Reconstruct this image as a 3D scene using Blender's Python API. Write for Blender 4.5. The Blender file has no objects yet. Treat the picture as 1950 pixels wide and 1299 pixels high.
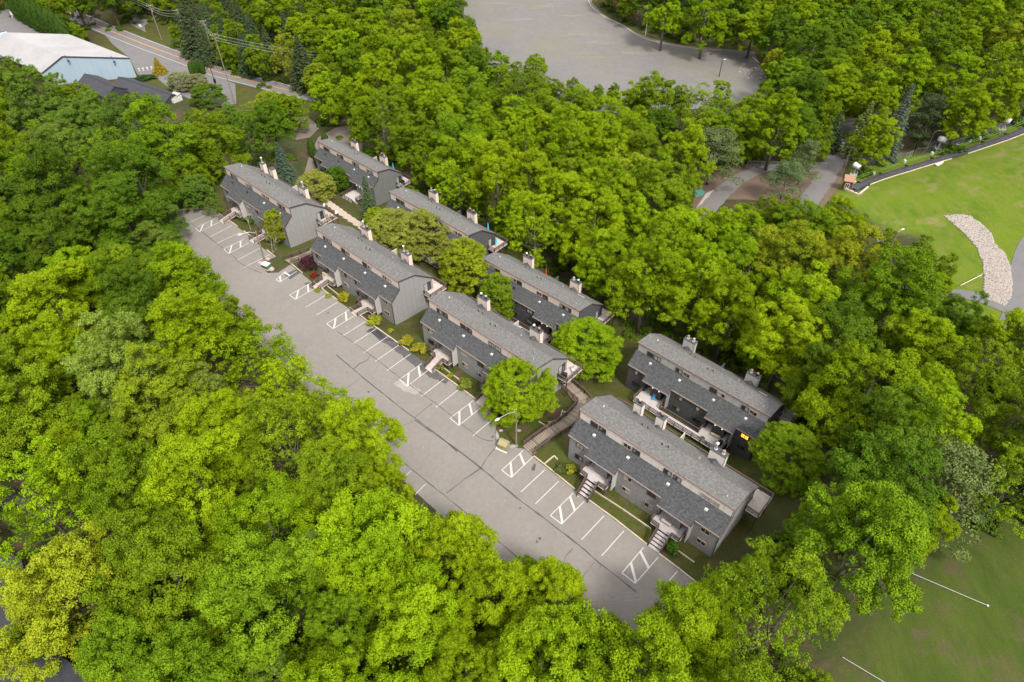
import bpy, bmesh, math, random
import numpy as np
from mathutils import Vector, Matrix
random.seed(7)
RNG = np.random.default_rng(11)
SC = bpy.context.scene
COL = SC.collection
# ---- camera calibration, terrain and site geometry (metres; x right, y ahead, z up)
FPX, PITCH, ROLL, CAMZ = 1312.12, math.radians(44.778), math.radians(-0.277), 90.0
IW, IH = 1950.0, 1299.0
def ray(px, py):
    u = (px - IW/2)/FPX; v = (py - IH/2)/FPX
    c, s = math.cos(-ROLL), math.sin(-ROLL)
    u, v = u*c - v*s, u*s + v*c
    return np.array([u, math.cos(PITCH) - v*math.sin(PITCH), -math.sin(PITCH) - v*math.cos(PITCH)])
def project(P):
    P = np.asarray(P, float); x, y, z = P[..., 0], P[..., 1], P[..., 2] - CAMZ
    zc = y*math.cos(PITCH) - z*math.sin(PITCH); yc = y*math.sin(PITCH) + z*math.cos(PITCH)
    u = x/zc; v = -yc/zc; c, s = math.cos(ROLL), math.sin(ROLL)
    return np.stack([IW/2 + FPX*(u*c - v*s), IH/2 + FPX*(u*s + v*c)], -1)
# building poses: x, y, base z, yaw
BL, BD, BA, BR_, H1, H2, H3, H4, H5, PV, PH, U1, U2 = 25.0, 10.6, 2.24, 6.22, 5.79, 7.63, 9.60, 8.76, 5.40, 0.95, 5.05, 3.8, 8.8
POSE = {'D': (8.323, 62.292, 2.953, -.732), 'F': (20.673, 83.842, -4.84, -.735), 'C': (-16.171, 89.378, .611, -.734),
        'B': (-41.015, 113.2, -1.21, -.737), 'A': (-67.242, 138.72, -2.15, -.730), 'E': (-55.687, 175.543, -15.91, -.717),
        'G': (-29.029, 132.794, -5.128, -.734), 'H': (-7.482, 111.597, -7.739, -.713)}
def b2w(n, u, v, z=0.0):
    x, y, b, w = POSE[n]
    return (x + u*math.cos(w) - v*math.sin(w), y + u*math.sin(w) + v*math.cos(w), b + z)
LOT = (-.7177, .0875, .0389)
def plane_pt(px, py, pl=LOT):
    d = ray(px, py); t = (pl[0] - CAMZ)/(d[2] - pl[1]*d[0] - pl[2]*d[1])
    return (d[0]*t, d[1]*t, CAMZ + d[2]*t)
def flat_pt(px, py, z): return plane_pt(px, py, (z, 0, 0))
LOT_PX = [(322,410),(345,402),(400,398),(432,418),(464,441),(500,472),(524,490),(502,497),(497,508),(510,520),(530,519),(553,504),(605,546),(665,588),(735,640),(805,689),(880,743),(947,790),(944,812),(944,838),(955,853),(978,852),(1000,855),(1017,872),(1100,938),(1200,1013),(1294,1086),(1352,1134),(1290,1215),(1215,1320),
          (1050,1170),(800,945),(620,775),(480,640),(390,540),(335,460)]
LOTW = np.array([plane_pt(*p)[:2] for p in LOT_PX])
UP_Z = -24.0
UPLOT_PX = [(860,-60),(885,0),(880,60),(900,110),(960,150),(1100,215),(1250,215),(1400,200),(1480,180),(1462,150),(1446,122),(1436,98),(1378,93),(1300,86),(1250,76),(1212,62),(1180,44),(1150,28),(1128,6),(1118,-40)]
UPW = np.array([flat_pt(p[0], p[1], UP_Z)[:2] for p in UPLOT_PX])
CTRL = []
for n_ in 'DCBA':
    for u_ in (-3, 6, 12, 19, 28):
        CTRL.append(b2w(n_, u_, 0)); CTRL.append(b2w(n_, u_, 5, -.35)); CTRL.append(b2w(n_, u_, 10.6, -1.4))
for n_ in 'FHG':
    for u_ in (0, 12, 25):
        CTRL.append(b2w(n_, u_, -2)); CTRL.append(b2w(n_, u_, 5, -.4)); CTRL.append(b2w(n_, u_, 10.6, -1.5)); CTRL.append(b2w(n_, u_, 26, -6))
for u_ in (0, 12, 25):
    CTRL.append(b2w('E', u_, -1)); CTRL.append(b2w('E', u_, 10.6, -.8)); CTRL.append(b2w('E', u_, 26, -3))
for x_, y_ in LOTW[::2]: CTRL.append((x_, y_, LOT[0] + LOT[1]*x_ + LOT[2]*y_))
for x_, y_ in ((-60,40),(-90,70),(-120,110),(-20,20),(-100,20),(20,20),(-140,150)): CTRL.append((x_, y_, LOT[0] + LOT[1]*x_ + LOT[2]*y_ - .5))
CTRL += [(45,60,3),(70,42,5),(95,60,6),(60,20,6),(50,85,-5),(75,95,-5),(60,135,-11),(80,145,-10),(100,138,-8),(130,150,-1),(120,110,-1),(150,190,-5),(160,130,6),
         (110,170,-10),(90,185,-16),(100,215,-20),(60,180,-18),(20,160,-16),(-20,190,-20),(-80,230,-23),(-140,280,-24),(-180,250,-24),(-60,230,-23),(0,220,-24),(60,230,-24),(-100,180,-14),(-150,190,-14),
         (-200,190,-16),(-220,300,-25),(0,400,-22),(120,330,-22),(200,260,-14),(-120,380,-24),(300,400,-18),(-300,400,-26),(120,20,8),(-200,60,-14),(200,60,14)]
CTRL = np.array(CTRL, float)
def _rbf_fit():
    c = CTRL[:, :2]/100; n = len(c)
    K = np.sqrt(((c[:, None] - c[None])**2).sum(-1) + .0009)
    A = np.zeros((n+3, n+3)); A[:n, :n] = K - np.eye(n)*.004; A[:n, n] = 1; A[:n, n+1:] = c; A[n, :n] = 1; A[n+1:, :n] = c.T
    return np.linalg.solve(A, np.concatenate([CTRL[:, 2], [0, 0, 0]]))
_W = _rbf_fit()
def seg_dist(P, poly):
    a = poly; b = np.roll(poly, -1, 0); d = b - a
    t = np.clip(((P[:, None] - a[None])*d[None]).sum(-1)/(d*d).sum(-1)[None], 0, 1)
    return np.sqrt(((P[:, None] - a[None] - t[..., None]*d[None])**2).sum(-1)).min(1)
def inside(P, poly):
    x, y = P[:, 0], P[:, 1]; r = np.zeros(len(P), bool)
    for (x1, y1), (x2, y2) in zip(poly, np.roll(poly, -1, 0)):
        c = ((y1 > y) != (y2 > y)); xi = (x2 - x1)*(y - y1)/((y2 - y1) if y2 != y1 else 1e-9) + x1
        r ^= c & (x < xi)
    return r
def terrain(x, y):
    P = np.stack([np.atleast_1d(np.asarray(x, float)), np.atleast_1d(np.asarray(y, float))], -1)
    out = np.empty(len(P))
    for i in range(0, len(P), 4000):
        q = P[i:i+4000]; c = q/100
        K = np.sqrt(((c[:, None] - CTRL[None, :, :2]/100)**2).sum(-1) + .0009)
        z = K @ _W[:-3] + _W[-3] + c @ _W[-2:]
        far = np.clip((np.hypot(q[:, 0], q[:, 1] - 150) - 330)/200, 0, 1); z = z*(1 - far) - 22*far
        for poly, pl in ((LOTW, LOT), (UPW, (UP_Z, 0, 0))):
            near = np.abs(q - poly.mean(0)).max(1) < 260
            if near.any():
                qq = q[near]; ins = inside(qq, poly); d = seg_dist(qq, poly); k = np.clip(1 - d/3.0, 0, 1)
                k = np.where(ins, 1, k*k*(3 - 2*k)); pz = pl[0] + pl[1]*qq[:, 0] + pl[2]*qq[:, 1] - .12
                z[near] = z[near]*(1 - k) + pz*k
        out[i:i+4000] = z
    return out if np.ndim(x) else float(out[0])
def G(px, py, h=0.0):
    """world point where the sight line of a photo position meets the terrain (raised by h)"""
    d = ray(px, py); t = np.linspace(60, 700, 1300)/np.linalg.norm(d)
    P = d[None]*t[:, None]; z = P[:, 2] + CAMZ; g = terrain(P[:, 0], P[:, 1]) + h
    i = int(np.argmax(z < g)); a = (z[i-1] - g[i-1])/((z[i-1] - g[i-1]) - (z[i] - g[i])) if i else 0
    p = P[i-1] + (P[i] - P[i-1])*a if i else P[0]
    return (float(p[0]), float(p[1]), float(terrain(p[0], p[1])))
# ---------------------------------------------------------------- camera, sky, sun
cam_d = bpy.data.cameras.new('camera'); cam = bpy.data.objects.new('camera', cam_d); COL.objects.link(cam); SC.camera = cam
cam_d.sensor_width = 36; cam_d.lens = FPX/IW*36; cam_d.clip_start = .5; cam_d.clip_end = 4000
cam.matrix_world = Matrix.Translation((0, 0, CAMZ)) @ Matrix.Rotation(math.pi/2 - PITCH, 4, 'X') @ Matrix.Rotation(ROLL, 4, 'Z')
SUN_EL, SUN_AZ = math.radians(52), math.radians(150)       # azimuth measured from +Y towards +X: the sun stands behind and left of the camera
world = bpy.data.worlds.new('World'); SC.world = world; world.use_nodes = True
nt = world.node_tree; nt.nodes.clear()
o_ = nt.nodes.new('ShaderNodeOutputWorld'); b_ = nt.nodes.new('ShaderNodeBackground'); s_ = nt.nodes.new('ShaderNodeTexSky'); m_ = nt.nodes.new('ShaderNodeMix')
s_.sky_type = 'NISHITA'; s_.sun_disc = False; s_.sun_elevation = SUN_EL; s_.sun_rotation = SUN_AZ; s_.air_density = 1; s_.dust_density = 3.5; s_.ozone_density = 1
m_.data_type = 'RGBA'; m_.blend_type = 'MIX'; m_.inputs[0].default_value = .75; m_.inputs[7].default_value = (7.4, 7.05, 6.65, 1)    # thin even cloud over the blue
tcw = nt.nodes.new('ShaderNodeTexCoord'); sx = nt.nodes.new('ShaderNodeSeparateXYZ'); rw = nt.nodes.new('ShaderNodeValToRGB')      # overcast: the zenith is brighter than the horizon
nt.links.new(tcw.outputs['Generated'], sx.inputs[0]); nt.links.new(sx.outputs[2], rw.inputs[0]); rw.color_ramp.elements[0].color = (3.4, 3.3, 3.2, 1); rw.color_ramp.elements[1].color = (10.0, 9.6, 9.1, 1); 
nt.links.new(rw.outputs[0], m_.inputs[7])
nt.links.new(s_.outputs[0], m_.inputs[6]); nt.links.new(m_.outputs[2], b_.inputs[0]); b_.inputs[1].default_value = .12; nt.links.new(b_.outputs[0], o_.inputs[0])
sun_d = bpy.data.lights.new('sun', 'SUN'); sun = bpy.data.objects.new('sun', sun_d); COL.objects.link(sun)
sun_d.energy = 2.4; sun_d.angle = math.radians(11); sun_d.color = (1, .93, .83)
sv = Vector((math.cos(SUN_EL)*math.sin(SUN_AZ), math.cos(SUN_EL)*math.cos(SUN_AZ), math.sin(SUN_EL)))
sun.rotation_euler = (sv).to_track_quat('Z', 'Y').to_euler()
SC.view_settings.view_transform = 'Standard'; SC.view_settings.look = 'None'; SC.view_settings.gamma = 1; SC.view_settings.exposure = 1.22
SC.view_settings.use_curve_mapping = False
# ---------------------------------------------------------------- materials
def mat(name, col, rough=.85, noise=None, bump=None, metal=0.0, emit=None, spec=.3):
    """procedural material: base colour broken up by noise layers [(scale, amount, colour)], bump (scale, strength)"""
    m = bpy.data.materials.new(name); m.use_nodes = True; n = m.node_tree.nodes; l = m.node_tree.links; p = n['Principled BSDF']
    p.inputs['Roughness'].default_value = rough; p.inputs['Metallic'].default_value = metal; p.inputs['Specular IOR Level'].default_value = spec
    tc = n.new('ShaderNodeTexCoord'); c = n.new('ShaderNodeRGB'); c.outputs[0].default_value = (*col, 1); cur = c.outputs[0]
    for sc_, amt, cc in (noise or [(3, .25, tuple(x*.6 for x in col))]):
        t = n.new('ShaderNodeTexNoise'); t.inputs['Scale'].default_value = sc_; t.inputs['Detail'].default_value = 6; t.inputs['Roughness'].default_value = .62
        l.new(tc.outputs['Object'], t.inputs['Vector']); r = n.new('ShaderNodeMapRange'); r.inputs[1].default_value = .38; r.inputs[2].default_value = .68; r.inputs[4].default_value = amt
        l.new(t.outputs[0], r.inputs[0]); x = n.new('ShaderNodeMix'); x.data_type = 'RGBA'; l.new(r.outputs[0], x.inputs[0]); l.new(cur, x.inputs[6]); x.inputs[7].default_value = (*cc, 1); cur = x.outputs[2]
    l.new(cur, p.inputs['Base Color'])
    if bump:
        t = n.new('ShaderNodeTexNoise'); t.inputs['Scale'].default_value = bump[0]; t.inputs['Detail'].default_value = 5; l.new(tc.outputs['Object'], t.inputs['Vector'])
        b = n.new('ShaderNodeBump'); b.inputs['Strength'].default_value = bump[1]; b.inputs['Distance'].default_value = .05; l.new(t.outputs[0], b.inputs['Height']); l.new(b.outputs[0], p.inputs['Normal'])
    if emit: p.inputs['Emission Color'].default_value = (*emit[0], 1); p.inputs['Emission Strength'].default_value = emit[1]
    return m
def shingle(name, c1, c2, stain):
    m = bpy.data.materials.new(name); m.use_nodes = True; n = m.node_tree.nodes; l = m.node_tree.links; p = n['Principled BSDF']; p.inputs['Roughness'].default_value = .9; p.inputs['Specular IOR Level'].default_value = .25
    tc = n.new('ShaderNodeTexCoord'); br = n.new('ShaderNodeTexBrick'); br.inputs['Scale'].default_value = 1; br.inputs['Brick Width'].default_value = .34; br.inputs['Row Height'].default_value = .2
    br.inputs['Mortar Size'].default_value = .012; br.inputs['Mortar Smooth'].default_value = .3; br.inputs['Color1'].default_value = (*c1, 1); br.inputs['Color2'].default_value = (*c2, 1); br.inputs['Mortar'].default_value = (*[x*.45 for x in c2], 1); br.inputs['Bias'].default_value = -.1
    l.new(tc.outputs['Object'], br.inputs['Vector'])
    t = n.new('ShaderNodeTexNoise'); t.inputs['Scale'].default_value = .35; t.inputs['Detail'].default_value = 6; l.new(tc.outputs['Object'], t.inputs['Vector'])
    r = n.new('ShaderNodeMapRange'); r.inputs[1].default_value = .4; r.inputs[2].default_value = .7; r.inputs[4].default_value = .55; l.new(t.outputs[0], r.inputs[0])
    x = n.new('ShaderNodeMix'); x.data_type = 'RGBA'; x.inputs[7].default_value = (*stain, 1); l.new(r.outputs[0], x.inputs[0]); l.new(br.outputs[0], x.inputs[6])
    t2 = n.new('ShaderNodeTexNoise'); t2.inputs['Scale'].default_value = 3.2; t2.inputs['Detail'].default_value = 8; l.new(tc.outputs['Object'], t2.inputs['Vector'])
    r2 = n.new('ShaderNodeMapRange'); r2.inputs[1].default_value = .3; r2.inputs[2].default_value = .7; r2.inputs[3].default_value = .78; r2.inputs[4].default_value = 1.25; l.new(t2.outputs[0], r2.inputs[0])
    y = n.new('ShaderNodeMix'); y.data_type = 'RGBA'; y.blend_type = 'MULTIPLY'; y.inputs[0].default_value = 1; l.new(x.outputs[2], y.inputs[6]); l.new(r2.outputs[0], y.inputs[7]); l.new(y.outputs[2], p.inputs['Base Color'])
    b = n.new('ShaderNodeBump'); b.inputs['Strength'].default_value = .6; b.inputs['Distance'].default_value = .02; l.new(br.outputs['Fac'], b.inputs['Height']); b.invert = True; l.new(b.outputs[0], p.inputs['Normal'])
    return m
def leafmat(name, translucent=.3):
    m = bpy.data.materials.new(name); m.use_nodes = True; n = m.node_tree.nodes; l = m.node_tree.links; n.clear(); o = n.new('ShaderNodeOutputMaterial')
    oi = n.new('ShaderNodeObjectInfo'); at = n.new('ShaderNodeAttribute'); at.attribute_name = 'tint'
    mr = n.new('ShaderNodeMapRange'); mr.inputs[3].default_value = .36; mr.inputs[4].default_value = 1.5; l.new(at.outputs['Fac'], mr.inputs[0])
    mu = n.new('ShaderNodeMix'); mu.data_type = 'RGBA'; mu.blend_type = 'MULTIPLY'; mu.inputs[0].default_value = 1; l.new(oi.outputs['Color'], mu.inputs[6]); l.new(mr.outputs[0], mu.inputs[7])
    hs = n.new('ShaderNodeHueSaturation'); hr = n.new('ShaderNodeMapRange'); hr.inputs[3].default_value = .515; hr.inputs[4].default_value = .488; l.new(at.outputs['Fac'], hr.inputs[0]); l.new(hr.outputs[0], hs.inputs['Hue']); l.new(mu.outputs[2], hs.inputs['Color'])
    d = n.new('ShaderNodeBsdfPrincipled'); d.inputs['Roughness'].default_value = .7; d.inputs['Specular IOR Level'].default_value = .05; t = n.new('ShaderNodeBsdfTranslucent'); x = n.new('ShaderNodeMixShader'); x.inputs[0].default_value = translucent
    l.new(hs.outputs[0], d.inputs['Base Color']); l.new(hs.outputs[0], t.inputs['Color']); l.new(d.outputs[0], x.inputs[1]); l.new(t.outputs[0], x.inputs[2]); l.new(x.outputs[0], o.inputs[0])
    return m
M = dict(
 side_l=mat('grey_painted_siding', (.205, .206, .210), noise=[(.35, .4, (.19, .192, .192)), (2.2, .3, (.28, .277, .27))], bump=(40, .1)),
 side_d=mat('dark_grey_painted_siding', (.062, .064, .070), noise=[(.35, .4, (.045, .047, .052)), (2.2, .3, (.082, .083, .088))], bump=(40, .1)),
 side_b=mat('beige_painted_siding', (.54, .455, .405), noise=[(.4, .4, (.47, .395, .35)), (2.5, .35, (.58, .50, .45))], bump=(40, .08)),
 side_p=mat('light_grey_siding', (.35, .342, .335), noise=[(.4, .4, (.24, .24, .235)), (2, .3, (.34, .33, .32))], bump=(40, .1)),
 roof_up=shingle('upper_roof_shingles', (.138, .138, .138), (.090, .091, .093), (.108, .101, .095)),
 roof_lo=shingle('lower_roof_shingles', (.070, .074, .079), (.042, .045, .049), (.050, .054, .057)),
 trim=mat('red_brown_trim', (.22, .13, .11), noise=[(2, .5, (.30, .21, .18))]),
 trim_l=mat('weathered_tan_trim', (.36, .28, .24), noise=[(2, .5, (.26, .18, .15))]),
 trim_d=mat('dark_brown_trim', (.050, .036, .032), noise=[(2, .4, (.075, .055, .05))]),
 glass=mat('window_glass', (.02, .026, .028), rough=.06, spec=.8), glass_b=mat('window_glass_with_blind', (.30, .32, .31), rough=.15, spec=.7, noise=[(3, .6, (.12, .13, .13))]),
 glass_lit=mat('lit_window', (.6, .3, .05), rough=.3, emit=((1, .40, .03), .9)), door=mat('dark_door', (.030, .028, .030)), dark=mat('unlit_recess', (.02, .02, .022)),
 deck=mat('weathered_deck_boards', (.38, .335, .31), noise=[(1.1, .6, (.26, .225, .205)), (7, .4, (.45, .41, .38))]),
 deck_g=mat('grey_deck_boards', (.38, .355, .355), noise=[(1.0, .5, (.28, .26, .26)), (6, .3, (.44, .42, .415))]),
 plank=mat('boardwalk_planks', (.21, .172, .138), noise=[(1.5, .7, (.12, .095, .078)), (9, .4, (.27, .225, .18))]),
 rail=mat('dark_brown_railing', (.060, .040, .036), noise=[(3, .4, (.12, .09, .08))]),
 white=mat('white_plastic', (.50, .50, .49), rough=.4), metal=mat('galvanised_metal', (.45, .46, .47), rough=.45, metal=.6), black=mat('black_metal', (.015, .015, .016), rough=.4),
 rust=mat('rusty_metal', (.22, .11, .07), rough=.8, noise=[(8, .7, (.32, .22, .15))]), globe=mat('porch_globe_glass', (.6, .6, .58), rough=.3, emit=((1, .95, .85), .55)), globe_w=mat('lit_porch_globe', (.9, .7, .4), rough=.3, emit=((1, .62, .25), 2.2)),
 asphalt=None, dirt=mat('brown_dirt', (.120, .078, .056), noise=[(.3, .8, (.085, .072, .06)), (1.5, .6, (.155, .11, .085)), (6, .5, (.06, .045, .035))]), yard=mat('brownish_tarmac', (.135, .112, .098), noise=[(.4, .7, (.175, .145, .125)), (2, .5, (.095, .085, .075))]), line=mat('worn_white_paint', (.42, .41, .395), rough=.7, noise=[(2.5, .7, (.33, .315, .30)), (12, .6, (.36, .35, .34))]), yline=mat('yellow_road_paint', (.60, .27, .04), noise=[(3, .3, (.45, .24, .08))]),
 kerb=mat('tan_kerb_timber', (.42, .35, .28), noise=[(2, .6, (.25, .19, .15)), (8, .4, (.5, .44, .37))]), plank_d=mat('weathered_dark_planks', (.125, .100, .082), noise=[(3, .6, (.19, .155, .125))]), seam=mat('tar_crack', (.060, .056, .054), noise=[(6, .8, (.085, .080, .078))]),
 patch=mat('dark_asphalt_patch', (.072, .070, .071), noise=[(1.2, .7, (.048, .047, .05))]), road=mat('road_asphalt', (.125, .123, .128), noise=[(.25, .6, (.095, .094, .10)), (3, .3, (.16, .155, .155))]),
 gravel=mat('grey_gravel', (.078, .076, .080), noise=[(.5, .6, (.115, .098, .088)), (9, .8, (.09, .088, .09)), (30, .5, (.30, .29, .28))], bump=(12, .6)),
 concrete=mat('pinkish_concrete', (.28, .225, .19), noise=[(1.2, .5, (.30, .23, .19)), (8, .3, (.46, .39, .34))]),
 stone=mat('pale_rubble', (.32, .285, .26), noise=[(6, .7, (.26, .22, .20))]), stone_g=mat('grey_boulder', (.25, .235, .225), noise=[(3, .7, (.13, .12, .11))], bump=(6, .6)),
 bark=mat('tree_bark', (.085, .068, .055), noise=[(4, .6, (.15, .13, .115))]), bark_p=mat('pale_bark', (.36, .33, .29), noise=[(3, .7, (.16, .14, .12))]), leaf=leafmat('broadleaf_foliage', .2), needle=leafmat('conifer_needles', .12),
 metal_roof=mat('white_metal_roof', (.285, .285, .295), rough=.6, noise=[(.12, .8, (.215, .212, .225)), (.9, .4, (.32, .318, .325))]), bluewall=mat('pale_blue_metal_cladding', (.27, .35, .43), noise=[(.3, .5, (.23, .31, .39))]),
 charcoal=mat('charcoal_roof', (.034, .036, .044), noise=[(.5, .6, (.052, .054, .062)), (3, .4, (.024, .025, .03))]), utility=mat('wooden_pole', (.16, .12, .095), noise=[(2, .6, (.26, .22, .19))]),
 tan=mat('olive_tan_paint', (.25, .225, .125), noise=[(2, .4, (.20, .18, .105))]), green=mat('dark_green_paint', (.05, .12, .07)), blue=mat('blue_fabric', (.03, .22, .42)), cyan=mat('turquoise_canvas', (.06, .42, .55)), red=mat('red_paint', (.5, .03, .03)),
 carpet=mat('black_conveyor_belt', (.035, .037, .045), noise=[(1, .6, (.08, .082, .095))]), board=mat('pale_plywood', (.55, .44, .36), noise=[(1, .6, (.42, .32, .25))]), steel=mat('pale_pipe', (.32, .32, .32), rough=.4),
 brown=mat('brown_paint', (.10, .035, .03)), wood=mat('bench_wood', (.42, .33, .22)),
)
def asphalt_mat():
    m = mat('car_park_asphalt', (.170, .155, .145), rough=.92, noise=[(.07, .8, (.140, .130, .123)), (.33, .6, (.192, .175, .161)), (1.6, .5, (.122, .113, .107)), (14, .5, (.19, .18, .17))], bump=(30, .25))
    return m
M['asphalt'] = asphalt_mat()
M['upasphalt'] = mat('overflow_car_park_asphalt', (.118, .117, .126), noise=[(.035, .8, (.145, .135, .132)), (.12, .8, (.092, .094, .106)), (.5, .45, (.165, .15, .135)), (.06, .4, (.15, .145, .07)), (2.5, .4, (.09, .09, .095))])
def ground_mat():
    m = bpy.data.materials.new('ground_cover'); m.use_nodes = True; n = m.node_tree.nodes; l = m.node_tree.links; p = n['Principled BSDF']; p.inputs['Roughness'].default_value = .95; p.inputs['Specular IOR Level'].default_value = .1
    tc = n.new('ShaderNodeTexCoord'); at = n.new('ShaderNodeAttribute'); at.attribute_name = 'cover'; sp = n.new('ShaderNodeSeparateColor'); l.new(at.outputs['Color'], sp.inputs[0])
    def nz(s, lo, hi, d=7, st=None):
        t = n.new('ShaderNodeTexNoise'); t.inputs['Scale'].default_value = s; t.inputs['Detail'].default_value = d; t.inputs['Roughness'].default_value = .65
        if st: mp = n.new('ShaderNodeMapping'); mp.inputs['Scale'].default_value = st; mp.inputs['Rotation'].default_value = (0, 0, .7); l.new(tc.outputs['Object'], mp.inputs[0]); l.new(mp.outputs[0], t.inputs['Vector'])
        else: l.new(tc.outputs['Object'], t.inputs['Vector'])
        r = n.new('ShaderNodeMapRange'); r.inputs[1].default_value = lo; r.inputs[2].default_value = hi; l.new(t.outputs[0], r.inputs[0]); return r.outputs[0]
    def mx(f, a, b, cb=False):
        x = n.new('ShaderNodeMix'); x.data_type = 'RGBA'; l.new(f, x.inputs[0])
        for i, c in ((6, a), (7, b)):
            if isinstance(c, tuple): x.inputs[i].default_value = (*c, 1)
            else: l.new(c, x.inputs[i])
        return x.outputs[2]
    litter = mx(nz(.9, .35, .65), (.040, .032, .020), (.085, .058, .040)); litter = mx(nz(.25, .40, .60), litter, (.030, .045, .012))
    lawn = mx(nz(.35, .35, .62), (.042, .062, .009), (.072, .068, .020)); lawn = mx(nz(5, .4, .65), lawn, (.032, .044, .009)); lawn = mx(nz(.5, .52, .64), lawn, (.078, .055, .036))
    ski = mx(nz(.09, .4, .6), (.088, .142, .006), (.052, .104, .006)); ski = mx(nz(.5, .4, .66, 7, (1, .35, 1)), ski, (.118, .138, .020)); ski = mx(nz(.14, .54, .68), ski, (.175, .145, .065)); ski = mx(nz(1.3, .5, .72, 8, (1, .25, 1)), ski, (.13, .125, .035)); ski = mx(nz(4, .45, .7), ski, (.070, .120, .008))
    mead = mx(nz(.3, .38, .6, 7, (1, .3, 1)), (.030, .056, .006), (.052, .074, .012)); mead = mx(nz(.22, .52, .66), mead, (.074, .060, .032)); mead = mx(nz(2.5, .45, .7, 6, (1, .25, 1)), mead, (.048, .058, .016))
    c = mx(sp.outputs[0], litter, lawn); c = mx(sp.outputs[1], c, ski); c = mx(sp.outputs[2], c, mead)
    l.new(c, p.inputs['Base Color']); b = n.new('ShaderNodeBump'); b.inputs['Strength'].default_value = .7; b.inputs['Distance'].default_value = .12; l.new(nz(4, 0, 1), b.inputs['Height']); l.new(b.outputs[0], p.inputs['Normal'])
    return m
M['ground'] = ground_mat()
# ---------------------------------------------------------------- mesh helpers
class MB:
    def __init__(s): s.v = []; s.f = []
    def add(s, vs, fs):
        k = len(s.v); s.v += [tuple(p) for p in vs]; s.f += [tuple(i + k for i in f) for f in fs]; return s
    def box(s, a, b):
        (x0, y0, z0), (x1, y1, z1) = a, b
        return s.add([(x0,y0,z0),(x1,y0,z0),(x1,y1,z0),(x0,y1,z0),(x0,y0,z1),(x1,y0,z1),(x1,y1,z1),(x0,y1,z1)], [(3,2,1,0),(4,5,6,7),(0,1,5,4),(1,2,6,5),(2,3,7,6),(3,0,4,7)])
    def prism(s, poly, ext):
        """closed prism: 3-D polygon swept by a vector"""
        n = len(poly); e = Vector(ext); a = [Vector(p) for p in poly]
        nr = Vector((0, 0, 0))
        for i in range(n): nr += a[i].cross(a[(i+1) % n])
        if nr.dot(e) > 0: a = a[::-1]
        s.add(a + [p + e for p in a], [tuple(range(n)), tuple(range(2*n-1, n-1, -1))] + [((i+1) % n, i, n + i, n + (i+1) % n) for i in range(n)]); return s
    def bar(s, p, q, w, h=None):
        p, q = Vector(p), Vector(q); d = (q - p); h = h or w
        if d.length < 1e-6: return s
        d.normalize(); up = Vector((0, 0, 1)) if abs(d.z) < .95 else Vector((1, 0, 0)); x = d.cross(up).normalized(); y = x.cross(d).normalized()
        c = [x*w/2*i + y*h/2*j for i, j in ((-1,-1),(1,-1),(1,1),(-1,1))]
        return s.add([p + k for k in c] + [q + k for k in c], [(0,1,2,3),(7,6,5,4),(1,0,4,5),(2,1,5,6),(3,2,6,7),(0,3,7,4)])
    def tube(s, pts, rad, n=8, cap=True):
        pts = [Vector(p) for p in pts]; rad = rad if hasattr(rad, '__len__') else [rad]*len(pts); vs = []; fs = []
        for i, p in enumerate(pts):
            d = (pts[min(i+1, len(pts)-1)] - pts[max(i-1, 0)]).normalized(); up = Vector((0, 0, 1)) if abs(d.z) < .9 else Vector((1, 0, 0)); x = d.cross(up).normalized(); y = x.cross(d)
            vs += [p + (x*math.cos(2*math.pi*k/n) + y*math.sin(2*math.pi*k/n))*rad[i] for k in range(n)]
        for i in range(len(pts)-1): fs += [(i*n+k, i*n+(k+1) % n, (i+1)*n+(k+1) % n, (i+1)*n+k) for k in range(n)]
        if cap: fs += [tuple(range(n-1, -1, -1)), tuple(range((len(pts)-1)*n, len(pts)*n))]
        return s.add(vs, fs)
    def ball(s, c, r, n=10, sz=1.0):
        c = Vector(c); vs = [c + Vector((0, 0, r*sz))]; fs = []; m = n//2
        for i in range(1, m):
            a = math.pi*i/m; vs += [c + Vector((r*math.sin(a)*math.cos(2*math.pi*k/n), r*math.sin(a)*math.sin(2*math.pi*k/n), r*sz*math.cos(a))) for k in range(n)]
        vs.append(c - Vector((0, 0, r*sz))); L = len(vs)-1
        for k in range(n):
            fs.append((0, 1+k, 1+(k+1) % n)); fs.append((L, 1+(m-2)*n+(k+1) % n, 1+(m-2)*n+k))
            for i in range(m-2): fs.append((1+i*n+k, 1+(i+1)*n+k, 1+(i+1)*n+(k+1) % n, 1+i*n+(k+1) % n))
        return s.add(vs, fs)
    def mesh(s, name, m=None, smooth=False):
        me = bpy.data.meshes.new(name); me.from_pydata([tuple(p) for p in s.v], [], s.f); me.update()
        if m: me.materials.append(m)
        if smooth: me.polygons.foreach_set('use_smooth', [True]*len(me.polygons))
        return me
def obj(name, me, parent=None, m=None, loc=None, rz=None, kind=None, label=None):
    if isinstance(me, MB): me = me.mesh(name, m); m = None
    o = bpy.data.objects.new(name, me); COL.objects.link(o)
    if parent is not None: o.parent = parent
    if m is not None:
        if not me.materials: me.materials.append(m)
        o.material_slots[0].link = 'OBJECT'; o.material_slots[0].material = m
    if loc is not None: o.location = loc
    if rz is not None: o.rotation_euler = (0, 0, rz)
    if kind: o['kind'] = kind
    if label: o['label'] = label
    return o
def tag(o, label, cat, group=None):
    o['label'] = label; o['category'] = cat
    if group: o['group'] = group
    return o
def thing(name, label, cat, loc=(0, 0, 0), rz=0, group=None):
    o = bpy.data.objects.new(name, None); COL.objects.link(o); o.location = loc; o.rotation_euler = (0, 0, rz); o.empty_display_size = .5
    return tag(o, label, cat, group)
def struct(name, mb, m, parent=None, smooth=False):
    o = obj(name, mb.mesh(name, m, smooth), parent)
    if parent is None: o['kind'] = 'structure'
    return o
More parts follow.
